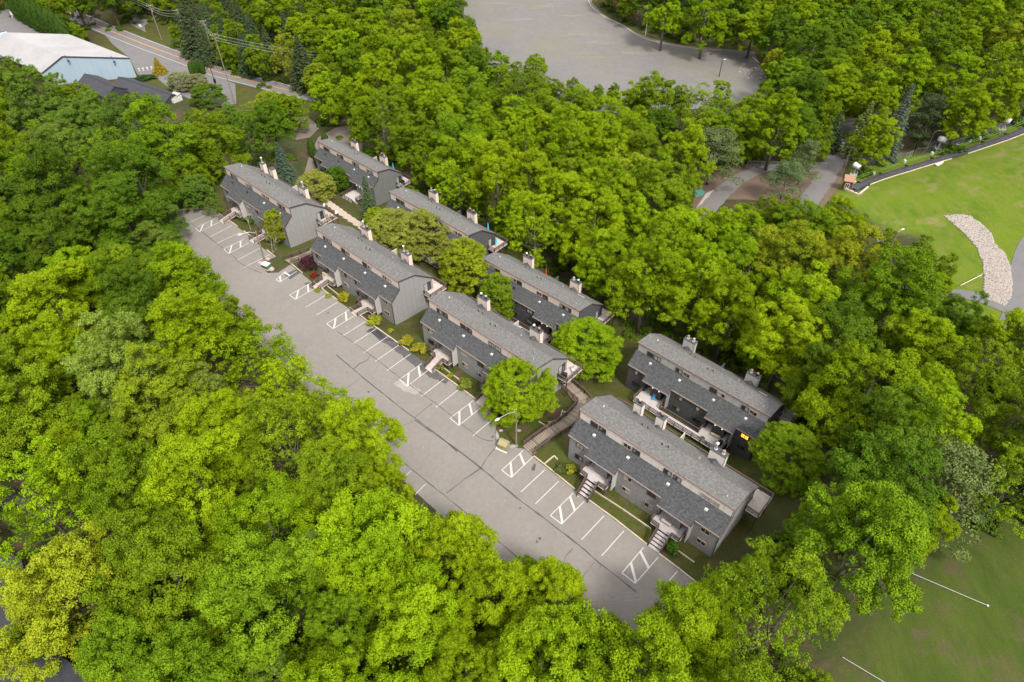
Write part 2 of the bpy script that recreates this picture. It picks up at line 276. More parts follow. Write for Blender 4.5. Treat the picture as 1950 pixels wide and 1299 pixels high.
def vheight(base, top_py):
    """height of a vertical post from its foot (world) to the photo row of its top"""
    lo, hi = 0., 40.
    for _ in range(40):
        md = (lo + hi)/2
        if project((base[0], base[1], base[2] + md))[1] > top_py: lo = md
        else: hi = md
    return lo
def smoothline(pts, step=1.0):
    P = np.array(pts, float); out = []
    Q = np.vstack([2*P[0]-P[1], P, 2*P[-1]-P[-2]])
    for i in range(1, len(Q)-2):
        n = max(2, int(np.linalg.norm(Q[i+1]-Q[i])/step))
        for t in np.linspace(0, 1, n, endpoint=False):
            out.append(.5*((2*Q[i]) + (-Q[i-1]+Q[i+1])*t + (2*Q[i-1]-5*Q[i]+4*Q[i+1]-Q[i+2])*t*t + (-Q[i-1]+3*Q[i]-3*Q[i+1]+Q[i+2])*t**3))
    out.append(P[-1]); return np.array(out)
def ribbon(name, line, w, m, dz, off=0.0, parent=None, plane=None, wig=0, nx=4, jag=0):
    """a strip draped on the ground along a world polyline"""
    L = smoothline([p[:2] for p in line]) if len(line) > 2 else np.array([p[:2] for p in line], float)
    if len(line) == 2: L = np.array([L[0] + (L[1]-L[0])*t for t in np.linspace(0, 1, max(2, int(np.linalg.norm(L[1]-L[0])/(.5 if wig else 2))+1))])
    d = np.gradient(L, axis=0); d /= np.linalg.norm(d, axis=1)[:, None]; nr = np.stack([-d[:, 1], d[:, 0]], -1)
    if wig: L = L + nr*(np.cumsum(RNG.normal(0, wig, len(L))) - np.linspace(0, 1, len(L))*0)[:, None]*.5 + nr*RNG.normal(0, wig*.7, len(L))[:, None]
    mb = MB(); vs = []
    for i in range(len(L)):
        ww = w*(1 + (RNG.uniform(-jag, jag) if jag else 0))
        for k in range(nx+1): vs.append(L[i] + nr[i]*(off + ww*(k/nx - .5)))
    vs = np.array(vs); z = (plane[0] + plane[1]*vs[:, 0] + plane[2]*vs[:, 1]) if plane else terrain(vs[:, 0], vs[:, 1])
    mb.add(np.column_stack([vs, z + dz]).tolist(), [(i*(nx+1)+k, (i+1)*(nx+1)+k, (i+1)*(nx+1)+k+1, i*(nx+1)+k+1)[::-1] for i in range(len(L)-1) for k in range(nx)])
    return struct(name, mb, m, parent)
def gsheet(name, poly, m, dz, step=2.5, parent=None):
    """a polygon draped on the terrain"""
    P = np.array([p[:2] for p in poly]); bm = bmesh.new(); f = bm.faces.new([bm.verts.new((x, y, 0)) for x, y in P])
    for ax in (0, 1):
        for c in np.arange(P[:, ax].min() + step, P[:, ax].max(), step):
            bmesh.ops.bisect_plane(bm, geom=bm.verts[:] + bm.edges[:] + bm.faces[:], plane_co=(c, 0, 0) if ax == 0 else (0, c, 0), plane_no=(1, 0, 0) if ax == 0 else (0, 1, 0))
    co = np.array([v.co[:] for v in bm.verts]); z = terrain(co[:, 0], co[:, 1]) + dz
    for v, q in zip(bm.verts, z): v.co.z = q
    bmesh.ops.recalc_face_normals(bm, faces=bm.faces)
    me = bpy.data.meshes.new(name); bm.to_mesh(me); bm.free()
    if len(me.polygons) and me.polygons[0].normal.z < 0: me.flip_normals()
    me.materials.append(m); o = obj(name, me, parent)
    if parent is None: o['kind'] = 'structure'
    return o
# ---------------------------------------------------------------- the ground
def build_ground():
    def axis(lo, hi, c0, c1, fine):
        a = list(np.arange(c0, c1, fine)); s = fine; x = c0
        while x > lo: s *= 1.25; x -= s; a.insert(0, x)
        s = fine; x = c1
        while x < hi: a.append(x); s *= 1.25; x += s
        a.append(x); return np.array(a)
    X = axis(-2600, 2600, -150, 150, 1.6); Y = axis(-600, 3200, 20, 330, 1.6)
    XX, YY = np.meshgrid(X, Y); Z = terrain(XX.ravel(), YY.ravel()); n, m = len(X), len(Y)
    bump = np.zeros_like(Z)
    me = bpy.data.meshes.new('ground'); me.vertices.add(n*m); me.vertices.foreach_set('co', np.column_stack([XX.ravel(), YY.ravel(), Z + bump]).ravel())
    i, j = np.meshgrid(np.arange(n-1), np.arange(m-1)); a = (j*n + i).ravel(); F = np.stack([a, a+1, a+n+1, a+n], -1)
    me.loops.add(F.size); me.loops.foreach_set('vertex_index', F.ravel()); me.polygons.add(len(F)); me.polygons.foreach_set('loop_start', np.arange(len(F))*4); me.polygons.foreach_set('loop_total', np.full(len(F), 4))
    me.update(calc_edges=True); me.materials.append(M['ground']); me.polygons.foreach_set('use_smooth', np.ones(len(F), bool))
    P = np.column_stack([XX.ravel(), YY.ravel()]); cover = np.zeros((len(P), 4)); cover[:, 3] = 1
    def region(ch, px, soft=2.5):
        poly = np.array([G(*p)[:2] for p in px]); near = (np.abs(P - poly.mean(0)).max(1) < np.abs(poly - poly.mean(0)).max() + 10); q = P[near]
        d = seg_dist(q, poly); ins = inside(q, poly); k = np.clip(.5 + np.where(ins, d, -d)/(2*soft), 0, 1); cover[near, ch] = np.maximum(cover[near, ch], k)
    region(0, [(318,395),(420,345),(590,352),(660,345),(770,345),(930,440),(1000,480),(1170,590),(1250,640),(1350,690),(1500,770),(1560,860),(1540,925),(1450,1010),(1400,1060),(1300,1120),(1100,1000),(960,870),(700,600),(440,440)])
    region(0, [(190,40),(300,0),(560,120),(700,180),(740,215),(560,240),(450,200),(300,170),(200,100)])
    region(0, [(1118,-20),(1150,20),(1250,66),(1330,80),(1450,90),(1470,130),(1540,180),(1500,200),(1440,96),(1380,100),(1250,90),(1100,20)], 1.5)
    region(1, [(1590,372),(1640,408),(1690,440),(1760,450),(1790,580),(1960,640),(2300,640),(2300,60),(1950,205),(1860,262),(1760,290),(1660,300),(1632,296),(1618,330),(1575,380)], 1.5)
    region(2, [(2400,850),(1950,960),(1860,1000),(1760,1060),(1690,1130),(1600,1250),(1560,1400),(1500,1700),(2600,1700)])
    ca = me.color_attributes.new('cover', 'FLOAT_COLOR', 'POINT'); ca.data.foreach_set('color', cover.ravel())
    o = obj('ground', me, kind='structure'); return o
build_ground()
def planar(name, poly, pl, m, dz, parent=None):
    mb = MB(); vs = [(x, y, pl[0] + pl[1]*x + pl[2]*y + dz) for x, y in poly]
    a = sum(vs[i][0]*vs[(i+1) % len(vs)][1] - vs[(i+1) % len(vs)][0]*vs[i][1] for i in range(len(vs)))
    mb.add(vs if a > 0 else vs[::-1], [tuple(range(len(vs)))]); return struct(name, mb, m, parent)
lot = planar('parking_lot', [tuple(p) for p in LOTW], LOT, M['asphalt'], 0)
lp = lambda x, y: plane_pt(x, y)
def lstrip(name, a, b, w, m, dz=.014, **k): return ribbon(name, [a, b], w, m, dz, parent=lot, plane=LOT, nx=1, **k)
def T(l, x0, y0, s): return [((a[0]/s + x0, a[1]/s + y0), (b[0]/s + x0, b[1]/s + y0)) for a, b in l]
SEC = [(T([((350,652),(195,725)),((445,685),(262,770)),((490,715),(300,808)),((605,750),(375,868)),((690,812),(455,920)),((720,880),(530,970)),((770,912),(580,1015)),((875,962),(655,1078)),((965,1025),(725,1145))],320,280,4.997), (1,5)),
 (T([((20,655),(-70,735)),((120,658),(-30,755)),((255,762),(55,875)),((312,800),(110,915)),((405,865),(200,990)),((505,935),(300,1060)),((600,1010),(395,1138)),((665,1055),(455,1185)),((755,1115),(540,1250))],540,380,4.811), (0,2,6)),
 (T([((333,285),(140,410)),((425,352),(230,483)),((518,422),(322,555)),((613,495),(418,632)),((707,573),(525,705)),((770,620),(585,762)),((893,698),(705,843)),((1015,785),(822,935)),((1130,880),(940,1025)),((1200,933),(1012,1085)),((1322,1008),(1128,1170))],640,560,4.3306), (4,8)),
 (T([((962,188),(830,310)),((1028,222),(888,355)),((1095,308),(948,445)),((1182,378),(1038,518)),((1273,450),(1130,590)),((1340,502),(1200,643)),((1462,592),(1322,740)),((1585,685),(1447,840)),((1707,787),(1573,945)),((1797,848),(1655,1010)),((1915,935),(1850,1010))],700,800,3.2467), (0,4,8))]
for lines, hb in SEC:
    for i, (a, b) in enumerate(lines):
        A, B = lp(*a), lp(*b); lstrip('stall_line', A, B, .13, M['line'])
        if i in hb:
            A2, B2 = lp(*lines[i+1][0]), lp(*lines[i+1][1]); A, B, A2, B2 = map(np.array, (A, B, A2, B2)); lstrip('hatch_end_line', B, B2, .14, M['line'], .018)
            for t0, t1 in ((.22, .08), (.62, .97)):
                pass
            for t0, t1 in ((.16, .42), (.60, .97)):
                lstrip('hatch_bar', A + (B-A)*t0, A2 + (B2-A2)*t1, .34, M['line'], .022)
for a, b in T([((187,235),(132,275)),((270,315),(205,370)),((360,395),(330,425)),((770,745),(705,808))],700,800,3.2467):
    A, B = np.array(lp(*a)), np.array(lp(*b)); d = (B-A)/np.linalg.norm(B-A); lstrip('stall_line', A, A + d*5.1, .11, M['line'])
def crack(px, w=.14, wig=.035): ribbon('tar_seam', [lp(*p) for p in px], w, M['seam'], .018, parent=lot, plane=LOT, nx=1, wig=wig, jag=.6)
c5 = lambda l: [(x/3.2467+700, y/3.2467+800) for x, y in l]; c4 = lambda l: [(x/4.3306+640, y/4.3306+560) for x, y in l]; c0 = lambda l: [(x/4.997+320, y/4.997+280) for x, y in l]
crack(c5([(290,0),(520,160),(700,298),(920,480),(1090,605),(1310,775),(1430,880),(1560,980),(1665,1065)]), .2, .02)
crack(c4([(0,500),(210,680),(400,830),(520,930),(650,1025),(850,1170),(1000,1299)]), .16, .02); crack(c0([(130,648),(300,790),(440,900),(590,1010),(700,1110),(890,1200)]), .13, .02)
crack(c4([(0,300),(270,490),(500,670),(660,790),(830,910),(1020,1065),(1200,1200),(1300,1215)]), .10, .03)
crack(c5([(185,232),(380,390),(690,640),(860,790),(1000,910)]), .12, .03); crack(c5([(700,298),(600,365),(540,410),(490,450)]), .15, .07); crack(c5([(700,298),(735,240),(800,165)]), .11, .05)
crack(c4([(290,500),(250,545),(190,575),(145,615)]), .15, .06); crack(c4([(795,905),(720,960),(650,1025)]), .15, .06); crack(c4([(640,1045),(520,1100),(440,1170)]), .09, .06); crack(c4([(210,680),(130,740),(60,790)]), .08, .06)
crack(c5([(1270,790),(1220,840),(1205,900)]), .06, .06); crack(c5([(1400,880),(1340,960),(1310,1040)]), .06, .06); crack(c0([(270,990),(330,1050),(290,1100)]), .05, .05)
def blot(px, m='patch', dz=.003, jag=.12, n=6):
    P = np.array([lp(*p)[:2] for p in px]); out = []
    for i in range(len(P)):
        for t in np.linspace(0, 1, n, endpoint=False): out.append(P[i] + (P[(i+1) % len(P)] - P[i])*t + RNG.normal(0, jag, 2))
    planar('asphalt_patch', out, LOT, M[m], dz + .006, lot)
blot(c4([(255,300),(330,280),(480,370),(640,500),(760,590),(930,715),(900,745),(770,680),(640,590),(520,490),(400,400)]))
blot([(x/4.811+540, y/4.811+380) for x, y in [(185,770),(260,750),(360,820),(320,855)]], jag=.03); blot([(x/4.811+540, y/4.811+380) for x, y in [(10,690),(110,640),(160,665),(60,735)]], jag=.03)
blot([(x/4.811+540, y/4.811+380) for x, y in [(770,1195),(840,1165),(960,1250),(1030,1299),(880,1280)]], jag=.05)
blot([(x/5.903+860, y/5.903+740) for x, y in [(935,835),(945,870),(930,925),(900,925),(905,880)]], jag=.04)
M['worn'] = mat('bleached_asphalt', (.235, .215, .198), noise=[(.8, .8, (.175, .162, .155)), (6, .5, (.27, .25, .23))])
blot(c4([(520,700),(600,735),(700,800),(650,830),(560,800),(470,740)]), 'worn', .0028, .10)
for k in range(30):     # oil drips and small repairs in and before the bays
    a, b = random.choice(random.choice(SEC)[0]); A, B = np.array(lp(*a)), np.array(lp(*b)); c = A + (B-A)*random.uniform(.1, 2.6) + np.array([random.uniform(.6, 2.2), -random.uniform(.3, 1.6), 0]); rr = random.uniform(.05, .22); n_ = 9
    if not inside(np.array([c[:2]]), LOTW)[0]: continue
    planar('oil_stain' if k % 4 else 'bleached_spot', [(c[0] + rr*random.uniform(.6, 1.2)*math.cos(q*6.283/n_), c[1] + rr*1.3*random.uniform(.6, 1.2)*math.sin(q*6.283/n_)) for q in range(n_)], LOT, M['patch' if k % 4 else 'worn'], .008, lot)
for k in range(16):     # pale scuffs swept by a plough at the near end
    a = np.array(lp(*c5([(1350 + RNG.uniform(0,200), 1070 + RNG.uniform(-20,90))])[0])); b = a + np.array([RNG.uniform(1.5,4.5), RNG.uniform(-.8,.9), 0]); lstrip('tyre_scuff', a, b, .035, M['worn'], .022, wig=.01)
# kerbs, in separate timbers
def kerb(px):
    W = [np.array(lp(*p)) for p in px]
    for A, B in zip(W, W[1:]):
        L = np.linalg.norm(B-A); n = max(1, round(L/2.4)); ang = math.atan2(B[1]-A[1], B[0]-A[0])
        for i in range(n):
            c = A + (B-A)*((i+.5)/n); o = obj('kerb_timber', KERB, lot, loc=(c[0], c[1], LOT[0] + LOT[1]*c[0] + LOT[2]*c[1]), rz=ang + random.uniform(-.008, .008)); o.scale = (L/n/2.4, 1, 1)
            dr = ((B-A)/L)@np.array([LOT[1], LOT[2], 0]); o.rotation_euler[1] = -math.atan(dr)
KERB = MB().box((-1.18, -.09, -.1), (1.18, .09, .13)).mesh('kerb_timber', M['kerb'])
kerb([(402,397),(432,417),(452,431)]); kerb([(464,440),(486,456)]); kerb([(508,476),(524,489)]); kerb([(555,503),(576,520)]); kerb([(597,536),(622,557),(645,573)]); kerb([(666,586),(700,612),(735,637),(780,669)]); kerb([(820,697),(880,741),(908,762)]); kerb([(926,773),(947,788)])
kerb([(1017,869),(1042,889),(1095,932)]); kerb([(1118,950),(1170,988),(1232,1037)]); kerb([(1254,1054),(1294,1084),(1330,1113)]); kerb([(322,408),(345,400),(400,396)])
up = planar('overflow_parking_lot', [tuple(p) for p in UPW], (UP_Z, 0, 0), M['upasphalt'], 0)
upk = [flat_pt(x, y, UP_Z) for x, y in [(1118,-40),(1120,0),(1134,20),(1158,36),(1186,48),(1212,66),(1245,79),(1300,89),(1345,95),(1375,96)]]
K = smoothline([p[:2] for p in upk], 3); mb = MB()
for a, b in zip(K, K[1:]): mb.bar((*a, UP_Z + .06), (*b, UP_Z + .06), .3, .2)
struct('concrete_kerb', mb, M['kerb'], up); mb = MB().bar(tuple(flat_pt(1433,109,UP_Z+.06)), tuple(flat_pt(1446,120,UP_Z+.06)), .3, .2); mb.bar(tuple(flat_pt(1491,155,UP_Z+.06)), tuple(flat_pt(1508,168,UP_Z+.06)), .3, .2); struct('concrete_kerb', mb, M['kerb'], up)
# public road and its markings
RD = [G(*p) for p in [(-60,-60),(40,-12),(120,20),(198,54),(252,76),(306.7,97),(368,120),(405,135),(464,151),(531,168),(579,180),(656,193),(740,205)]]
road = ribbon('road', RD, 8.2, M['road'], .10, nx=6)
for off, c in ((-3.5, 'line'), (3.5, 'line'), (-.12, 'yline'), (.14, 'yline')): ribbon('road_line', RD, .22 if c == 'line' else .15, M[c], .15, off=off, parent=road, nx=1)
RD2 = [G(*p) for p in [(1480,232),(1560,235),(1600,231),(1631,227),(1670,222),(1760,210)]]; road2 = ribbon('road', RD2, 8.0, M['road'], .10, nx=6)
for off, c in ((-3.5, 'line'), (3.5, 'line'), (0, 'yline')): ribbon('road_line', RD2, .22 if c == 'line' else .3, M[c], .15, off=off, parent=road2, nx=1)
gsheet('road_apron', [G(*p) for p in [(196,62),(215,72),(300,104),(362,127),(448,160),(450,198),(400,206),(330,175),(300,150),(262,142),(246,110),(214,84)]], M['road'], .07, 3)
gsheet('entrance_drive', [G(*p) for p in [(278,62),(250,48),(246,40),(262,32),(300,30),(288,40),(275,50)]], M['gravel'], .08, 3)
gsheet('service_yard', [G(*p) for p in [(-60,10),(20,18),(90,62),(60,72),(0,62),(-60,60)]], M['road'], .08, 3)
gsheet('driveway', [G(*p) for p in [(560,224),(582,222),(612,240),(590,262),(556,268)]], M['yard'], .05, 2); gsheet('driveway', [G(*p) for p in [(606,262),(640,243),(672,238),(690,262),(690,300),(640,290),(598,330),(575,340),(588,300)]], M['yard'], .05, 2)
gsheet('dirt_clearing', [G(*q) for q in [(1322,350),(1345,342),(1372,325),(1400,312),(1440,312),(1500,316),(1560,313),(1588,288),(1604,255),(1612,240),(1640,240),(1634,270),(1614,310),(1600,352),(1565,398),(1500,388),(1420,380),(1385,380),(1350,402),(1318,412)]], M['dirt'], .03, 2)
ribbon('gravel_track', [G(*p) for p in [(1622,236),(1612,258),(1600,285),(1586,315),(1568,345),(1548,372),(1530,400)]], 5.2, M['gravel'], .07, nx=5, jag=.10)
ribbon('gravel_track', [G(*p) for p in [(1580,318),(1530,322),(1470,320),(1425,332),(1385,358),(1350,395),(1320,420)]], 5.0, M['gravel'], .06, nx=5, jag=.07)
gsheet('sand_patch', [G(*p) for p in [(1326,396),(1345,368),(1378,352),(1392,362),(1372,385),(1340,404)]], M['stone'], .05, 2)
ribbon('tarmac_path', [G(*p) for p in [(1760,276),(1790,272),(1822,268),(1858,260),(1895,246),(1930,230),(1990,200),(2060,160)]], 3.4, M['patch'], .07, nx=4)
ribbon('service_road', [G(*p) for p in [(2060,400),(2000,430),(1968,465),(1952,510),(1950,560),(1935,610),(1900,660)]], 5.0, M['road'], .08, nx=5); ribbon('service_road', [G(*p) for p in [(1930,592),(1880,572),(1830,560),(1760,560),(1700,530),(1680,490),(1690,450)]], 3.6, M['road'], .06, nx=5)
# patio strips and slabs between the two rows
def slabs(px, w=1.9, gap=.10):
    L = smoothline([G(*p)[:2] for p in px], .2); s = np.concatenate([[0], np.cumsum(np.linalg.norm(np.diff(L, axis=0), axis=1))]); wk = thing('slab_path', 'path of large pinkish concrete slabs with dark timber risers behind the far left front block', 'path')
    for a in np.arange(0, s[-1]-2.3, 2.4):
        p = np.array([np.interp(a, s, L[:, 0]), np.interp(a, s, L[:, 1])]); q = np.array([np.interp(a+2.3, s, L[:, 0]), np.interp(a+2.3, s, L[:, 1])]); z = max(terrain(*p), terrain(*q)) + .06
        mb = MB(); d = (q-p)/np.linalg.norm(q-p); n = np.array([-d[1], d[0]])*w/2; mb.prism([(*(p-n), z), (*(q-n), z), (*(q+n), z), (*(p+n), z)], (0, 0, -.6)); obj('slab', mb, wk, M['concrete'])
        mb = MB(); mb.bar((*(q-n*1.05+d*.06), z+.02), (*(q+n*1.05+d*.06), z+.02), .34, .14); obj('riser', mb, wk, M['trim_d'])
slabs([(560,345),(600,370),(618,384),(639,399),(657,412),(683,429),(705,445)])
# ---------------------------------------------------------------- apartment blocks
s1, s2, s0 = (H4-H3)/(BR_-BA), (H5-H4)/(BD-BR_), (H2-H1)/BA
def prof(ins=.14, drop=.14):     # gable outline (v, z)
    return [(ins, -4.0), (ins, H1 + s0*ins - drop), (BA + ins, H2 + s0*ins - drop), (BA + ins, H3 - drop), (BR_, H4 - drop), (BD - ins, H5 - s2*ins - drop), (BD - ins, -4.0)]
def clip(poly, ax, val, keep_less):
    out = []
    for i in range(len(poly)):
        p, q = poly[i], poly[(i+1) % len(poly)]; ip, iq = ((p[ax] <= val) == keep_less or p[ax] == val), ((q[ax] <= val) == keep_less or q[ax] == val)
        if ip: out.append(p)
        if ip != iq: t = (val - p[ax])/(q[ax] - p[ax]); out.append(tuple(p[k] + (q[k]-p[k])*t for k in (0, 1)))
    return out
MS = {}
def shared(key, fn, m):
    if key not in MS: MS[key] = fn().mesh(key[0] if isinstance(key, tuple) else key, m)
    return MS[key]
PORCH = [(U1, U2), (BL-U2, BL-U1)]
FRONT = [(.12, U1), (U2, BL-U2), (BL-U1, BL-.12)]
def core():
    mb = MB(); P = prof(); R = [(1.6, -4.0)] + [(1.6, H1 + s0*1.6 - .14)] + P[2:]
    for a, b in FRONT: mb.prism([(a, v, z) for v, z in P], (b-a, 0, 0))
    for a, b in PORCH: mb.prism([(a, v, z) for v, z in R], (b-a, 0, 0))
    return mb
def roof_lower():
    mb = MB(); v0, v1 = -.05, BA + .06
    out = [(-.06, v0)]
    for a, b in PORCH: out += [(a-.12, v0), (a-.12, -PV), (b+.12, -PV), (b+.12, v0)]
    out += [(BL+.06, v0), (BL+.06, v1), (-.06, v1)]
    return mb.prism([(u, v, H1 + s0*v) for u, v in out], (0, 0, -.13))
def roof_upper():
    mb = MB(); a, b = -.1, BL + .1
    mb.prism([(a, BA-.05, H3 - s1*.05), (a, BR_, H4), (a, BD+.12, H5 + s2*.12), (a, BD+.12, H5 + s2*.12 - .14), (a, BR_, H4-.14), (a, BA-.05, H3 - s1*.05 - .14)], (b-a, 0, 0)); return mb
def fascia_top():
    mb = MB(); z = H3 - s1*.05; mb.box((-.15, BA-.10, z-.17), (BL+.15, BA-.055, z+.015)); return mb
RAKES = []
def _rk(u, du, v0, z0, v1, z1): return lambda: MB().prism([(u, v0, z0+.02), (u, v1, z1+.02), (u, v1, z1-.22), (u, v0, z0-.22)], (du, 0, 0))
for u_, s_ in ((-.16, 1), (BL+.16, -1)):
    for (v0, z0), (v1, z1) in (((-.05, H1-s0*.05), (BA+.02, H2+s0*.02)), ((BA-.05, H3-s1*.05), (BR_, H4)), ((BR_, H4), (BD+.12, H5+s2*.12))): RAKES.append(_rk(u_, .055*s_, v0, z0, v1, z1))
    RAKES.append((lambda ua, ub: lambda: MB().box((min(ua, ub), BA-.02, H2+.1), (max(ua, ub), BA+.10, H3-.2)))(u_+.03*s_, u_+.085*s_))
for a_, b_ in PORCH:
    for u_ in (a_-.125, b_+.125): RAKES.append((lambda u: lambda: MB().prism([(u, -PV, H1-s0*PV+.01), (u, -.06, H1-s0*.06+.01), (u, -.06, H1-s0*.06-.2), (u, -PV, H1-s0*PV-.2)], (.04, 0, 0)))(u_))
def window_frame(w, h, axis='v'):
    t = .085; mb = MB()
    for x0, x1, z0, z1 in ((-w/2, w/2, h-t, h), (-w/2, w/2, 0, t), (-w/2, -w/2+t, t, h-t), (w/2-t, w/2, t, h-t), (-.03, .03, t, h-t)): mb.box((x0, -.06, z0), (x1, .05, z1))
    return mb
def add_window(p, u, v, z, w=1.3, h=1.0, frame='trim_d', panes=('glass', 'glass'), rot=0):
    f = obj('window', shared(('window', w, h), lambda: window_frame(w, h), M['trim_d']), p, M[frame], loc=(u, v, z), rz=rot)
    pm = shared(('pane', w, h), lambda: MB().box((-(w/2-.1)/2, -.012, -(h/2-.09)), ((w/2-.1)/2, .012, (h/2-.09))), M['glass'])
    for s, g in zip((-1, 1), panes): obj('pane', pm, f, M[g], loc=(s*(w/4), -.01, h/2))
    return f
def siding(p, name_mats, gable_both=True):
    low, up_, cl = name_mats; g = .03
    def plate(key, fn, m, **k): obj('siding_panel', shared(key, fn, M['side_l']), p, m, **k)
    for a, b in FRONT:
        n = round((b-a)/1.24); w = (b-a)/n
        for i in range(n):
            for z0, z1 in ((-2.6, 2.78), (2.84, H1-.12)): plate(('fp', round(w, 3), z0), lambda: MB().box((g/2, .108, z0), (w-g/2, .138, z1)), M[low], loc=(a+i*w, 0, 0))
    n = 20; w = (BL-.24)/n
    for i in range(n): plate(('cp',), lambda: MB().box((g/2, BA+.05, H2-.05), (w-g/2, BA+.138, H3-.145)), M[cl], loc=(.12+i*w, 0, 0))
    P = prof(.14, .14); n = 9; w = (BD-.28)/n
    for i in range(n):
        v0, v1 = .14+i*w+g/2, .14+(i+1)*w-g/2
        for j, (z0, z1) in enumerate(((-3.9, 2.72), (2.78, 5.2), (5.25, 11))):
            q = clip(clip(clip(clip(P, 0, v0, False), 0, v1, True), 1, z0, False), 1, z1, True)
            if len(q) > 2: plate(('gp', i, j), lambda: MB().prism([(BL-.115, a, b) for a, b in q], (.03, 0, 0)), M[low])
def railing(p, pts, h=1.0, m='rail', name='railing', step=1.7, kick=False):
    mb = MB()
    for a, b in zip(pts, pts[1:]):
        a, b = Vector(a), Vector(b); n = max(1, round((b-a).length/step))
        for i in range(n+1): q = a + (b-a)*(i/n); mb.bar(q - Vector((0, 0, .25)), q + Vector((0, 0, h)), .10)
        for z, w, t in ((h+.02, .2, .06), (h*.66, .05, .13), (h*.32, .05, .13)): mb.bar(a + Vector((0, 0, z)), b + Vector((0, 0, z)), w, t)
    return obj(name, mb, p, M[m])
def deckfloor(p, rects, z, m='deck', along='u', bw=.145, name='deck_boards'):
    mb = MB(); fr = MB()
    for u0, u1, v0, v1 in rects:
        fr.box((u0+.03, v0+.03, z-.34), (u1-.03, v1-.03, z-.045))
        if along == 'u':
            x = v0
            while x < v1 - .02: mb.box((u0, x, z-.04), (u1, min(x+bw-.012, v1), z + random.uniform(-.004, .004))); x += bw
        else:
            x = u0
            while x < u1 - .02: mb.box((x, v0, z-.04), (min(x+bw-.012, u1), v1, z + random.uniform(-.004, .004))); x += bw
    d = obj(name, mb, p, M[m]); d['kind'] = 'stuff'; obj('deck_frame', fr, p, M['rail']); return d
def build_block(n, label, dark=False, chim=((5.0, 7.24, 2), (17.35, 19.6, 2)), front='bridge', lit=None, grey_deck=False, balcony=True, furniture=None):
    x, y, z, w = POSE[n]; t = thing('apartment_block', label, 'building', (x, y, z), w, 'grey apartment blocks beside the car park')
    low = 'side_d' if dark else {'D': 'side_m', 'E': 'side_e'}.get(n, 'side_l'); cl = {'D': 'side_b', 'F': 'side_p'}.get(n, 'side_b')
    if n == 'D': cl = 'side_bp'
    obj('wall', shared('wall', core, M['side_d']), t, M[low])
    obj('lower_roof', shared('lower_roof', roof_lower, M['roof_lo']), t, M['roof_lo']); obj('upper_roof', shared('upper_roof', roof_upper, M['roof_up']), t, M['roof_up'])
    
    for q, (a, b) in enumerate(FRONT): obj('eave_board', shared(('eave_board', q), lambda: MB().box((a-.18 if a < 1 else a+.12, -.10, H1 - s0*.05 - .24), (b+.18 if b > 24 else b-.12, -.055, H1 - s0*.05 + .01)), M['trim_l']), t, M['trim_l'])
    for q, (a, b) in enumerate(PORCH): zz = H1 - s0*PV; obj('eave_board', shared(('eave_board', q+5), lambda: MB().box((a-.17, -PV-.05, zz-.22), (b+.17, -PV-.005, zz+.01)), M['trim_l']), t, M['trim_l'])
    obj('eave_board', shared(('eave_board', 3), fascia_top, M['trim']), t, M['trim'])
    for q in range(len(RAKES)): obj('rake_board', shared(('rake_board', q), lambda: RAKES[q](), M['trim_d']), t)
    for q in (0, 1): obj('corner_board', shared(('corner_board', q), lambda: MB().box(((.06, BL-.06)[q]-.05, .03, -2.5), ((.06, BL-.06)[q]+.05, .13, H1-.12)), M['trim_d']), t)
    siding(t, (low, low, cl))
    rs = random.Random(hash(n) % 97 if False else ord(n)); pick = lambda: rs.choice([('glass', 'glass'), ('glass', 'glass'), ('glass_b', 'glass'), ('glass', 'glass_b'), ('glass_b', 'glass_b')])
    for u in (2.1, 10.6, 14.55, 23.0):
        for zz in (1.38, 4.22):
            if (n, u, zz) == ('F', 23.0, 4.22): pn = ('glass_lit', 'glass_lit')
            else: pn = pick()
            add_window(t, u, .085, zz, 1.38, 1.0, rs.choice(['trim_d', 'trim_l']) if not dark else 'trim_d', pn)
    for u in (2.68, 4.15, 8.5, 9.98, 15.12, 16.64, 20.95, 22.4): add_window(t, u, BA+.03, 7.74, 1.30, 1.02, 'trim_d' if u < 5 or rs.random() < .5 else 'trim_l', pick())
    # porches
    for k, (a, b) in enumerate(PORCH):
        mb = MB().box((a+1.35, .02, 1.0), (a+3.45, 1.62, H1+s0*.02-.14)); obj('porch_wall', mb, t, M['side_d' if dark else 'side_l'])
        for dx in (.75, 3.95):
            d = obj('door', shared('door', lambda: MB().box((-.48, 1.54, 1.4), (.48, 1.61, 3.5)), M['door']), t, M['door'], loc=(a+dx, 0, 0)); obj('door_handle', shared('door_handle', lambda: MB().ball((.38, 1.5, 2.4), .05, 8), M['metal']), d)
        fin = MB().prism([(b-.06, -PV-.1, 1.1), (b-.06, .12, 1.1), (b-.06, .12, H1+s0*.12-.15), (b-.06, -PV-.1, H1-s0*(PV+.1)-.1)], (.12, 0, 0)); obj('fin_wall', fin, t, M['side_p'] if not dark else M['side_l'])
        for q, dx in enumerate((1.75, 3.05)):
            obj('porch_light', shared('porch_light', lambda: MB().ball((0, -.16, 3.72), .135, 12).box((-.05, -.1, 3.82), (.05, .04, 3.92)), M['globe']), t, M['globe_w'] if (n == 'D' and k == 0 and q == 1) else M['globe'], loc=(a+dx, 0, 0))
    # roof furniture
    for u in (3.38, 9.3, 15.9, 21.8):
        vv = 1.5; zz = H1 + s0*vv; dk = n in 'EH' and u < 10 or (n == 'A' and u < 10)
        o = obj('roof_vent', shared('roof_vent', lambda: MB().box((-.22, -.18, -.15), (.22, .18, .16)).ball((0, 0, .14), .2, 8, .5), M['white']), t, M['black' if dk else 'white'], loc=(u, vv, zz))
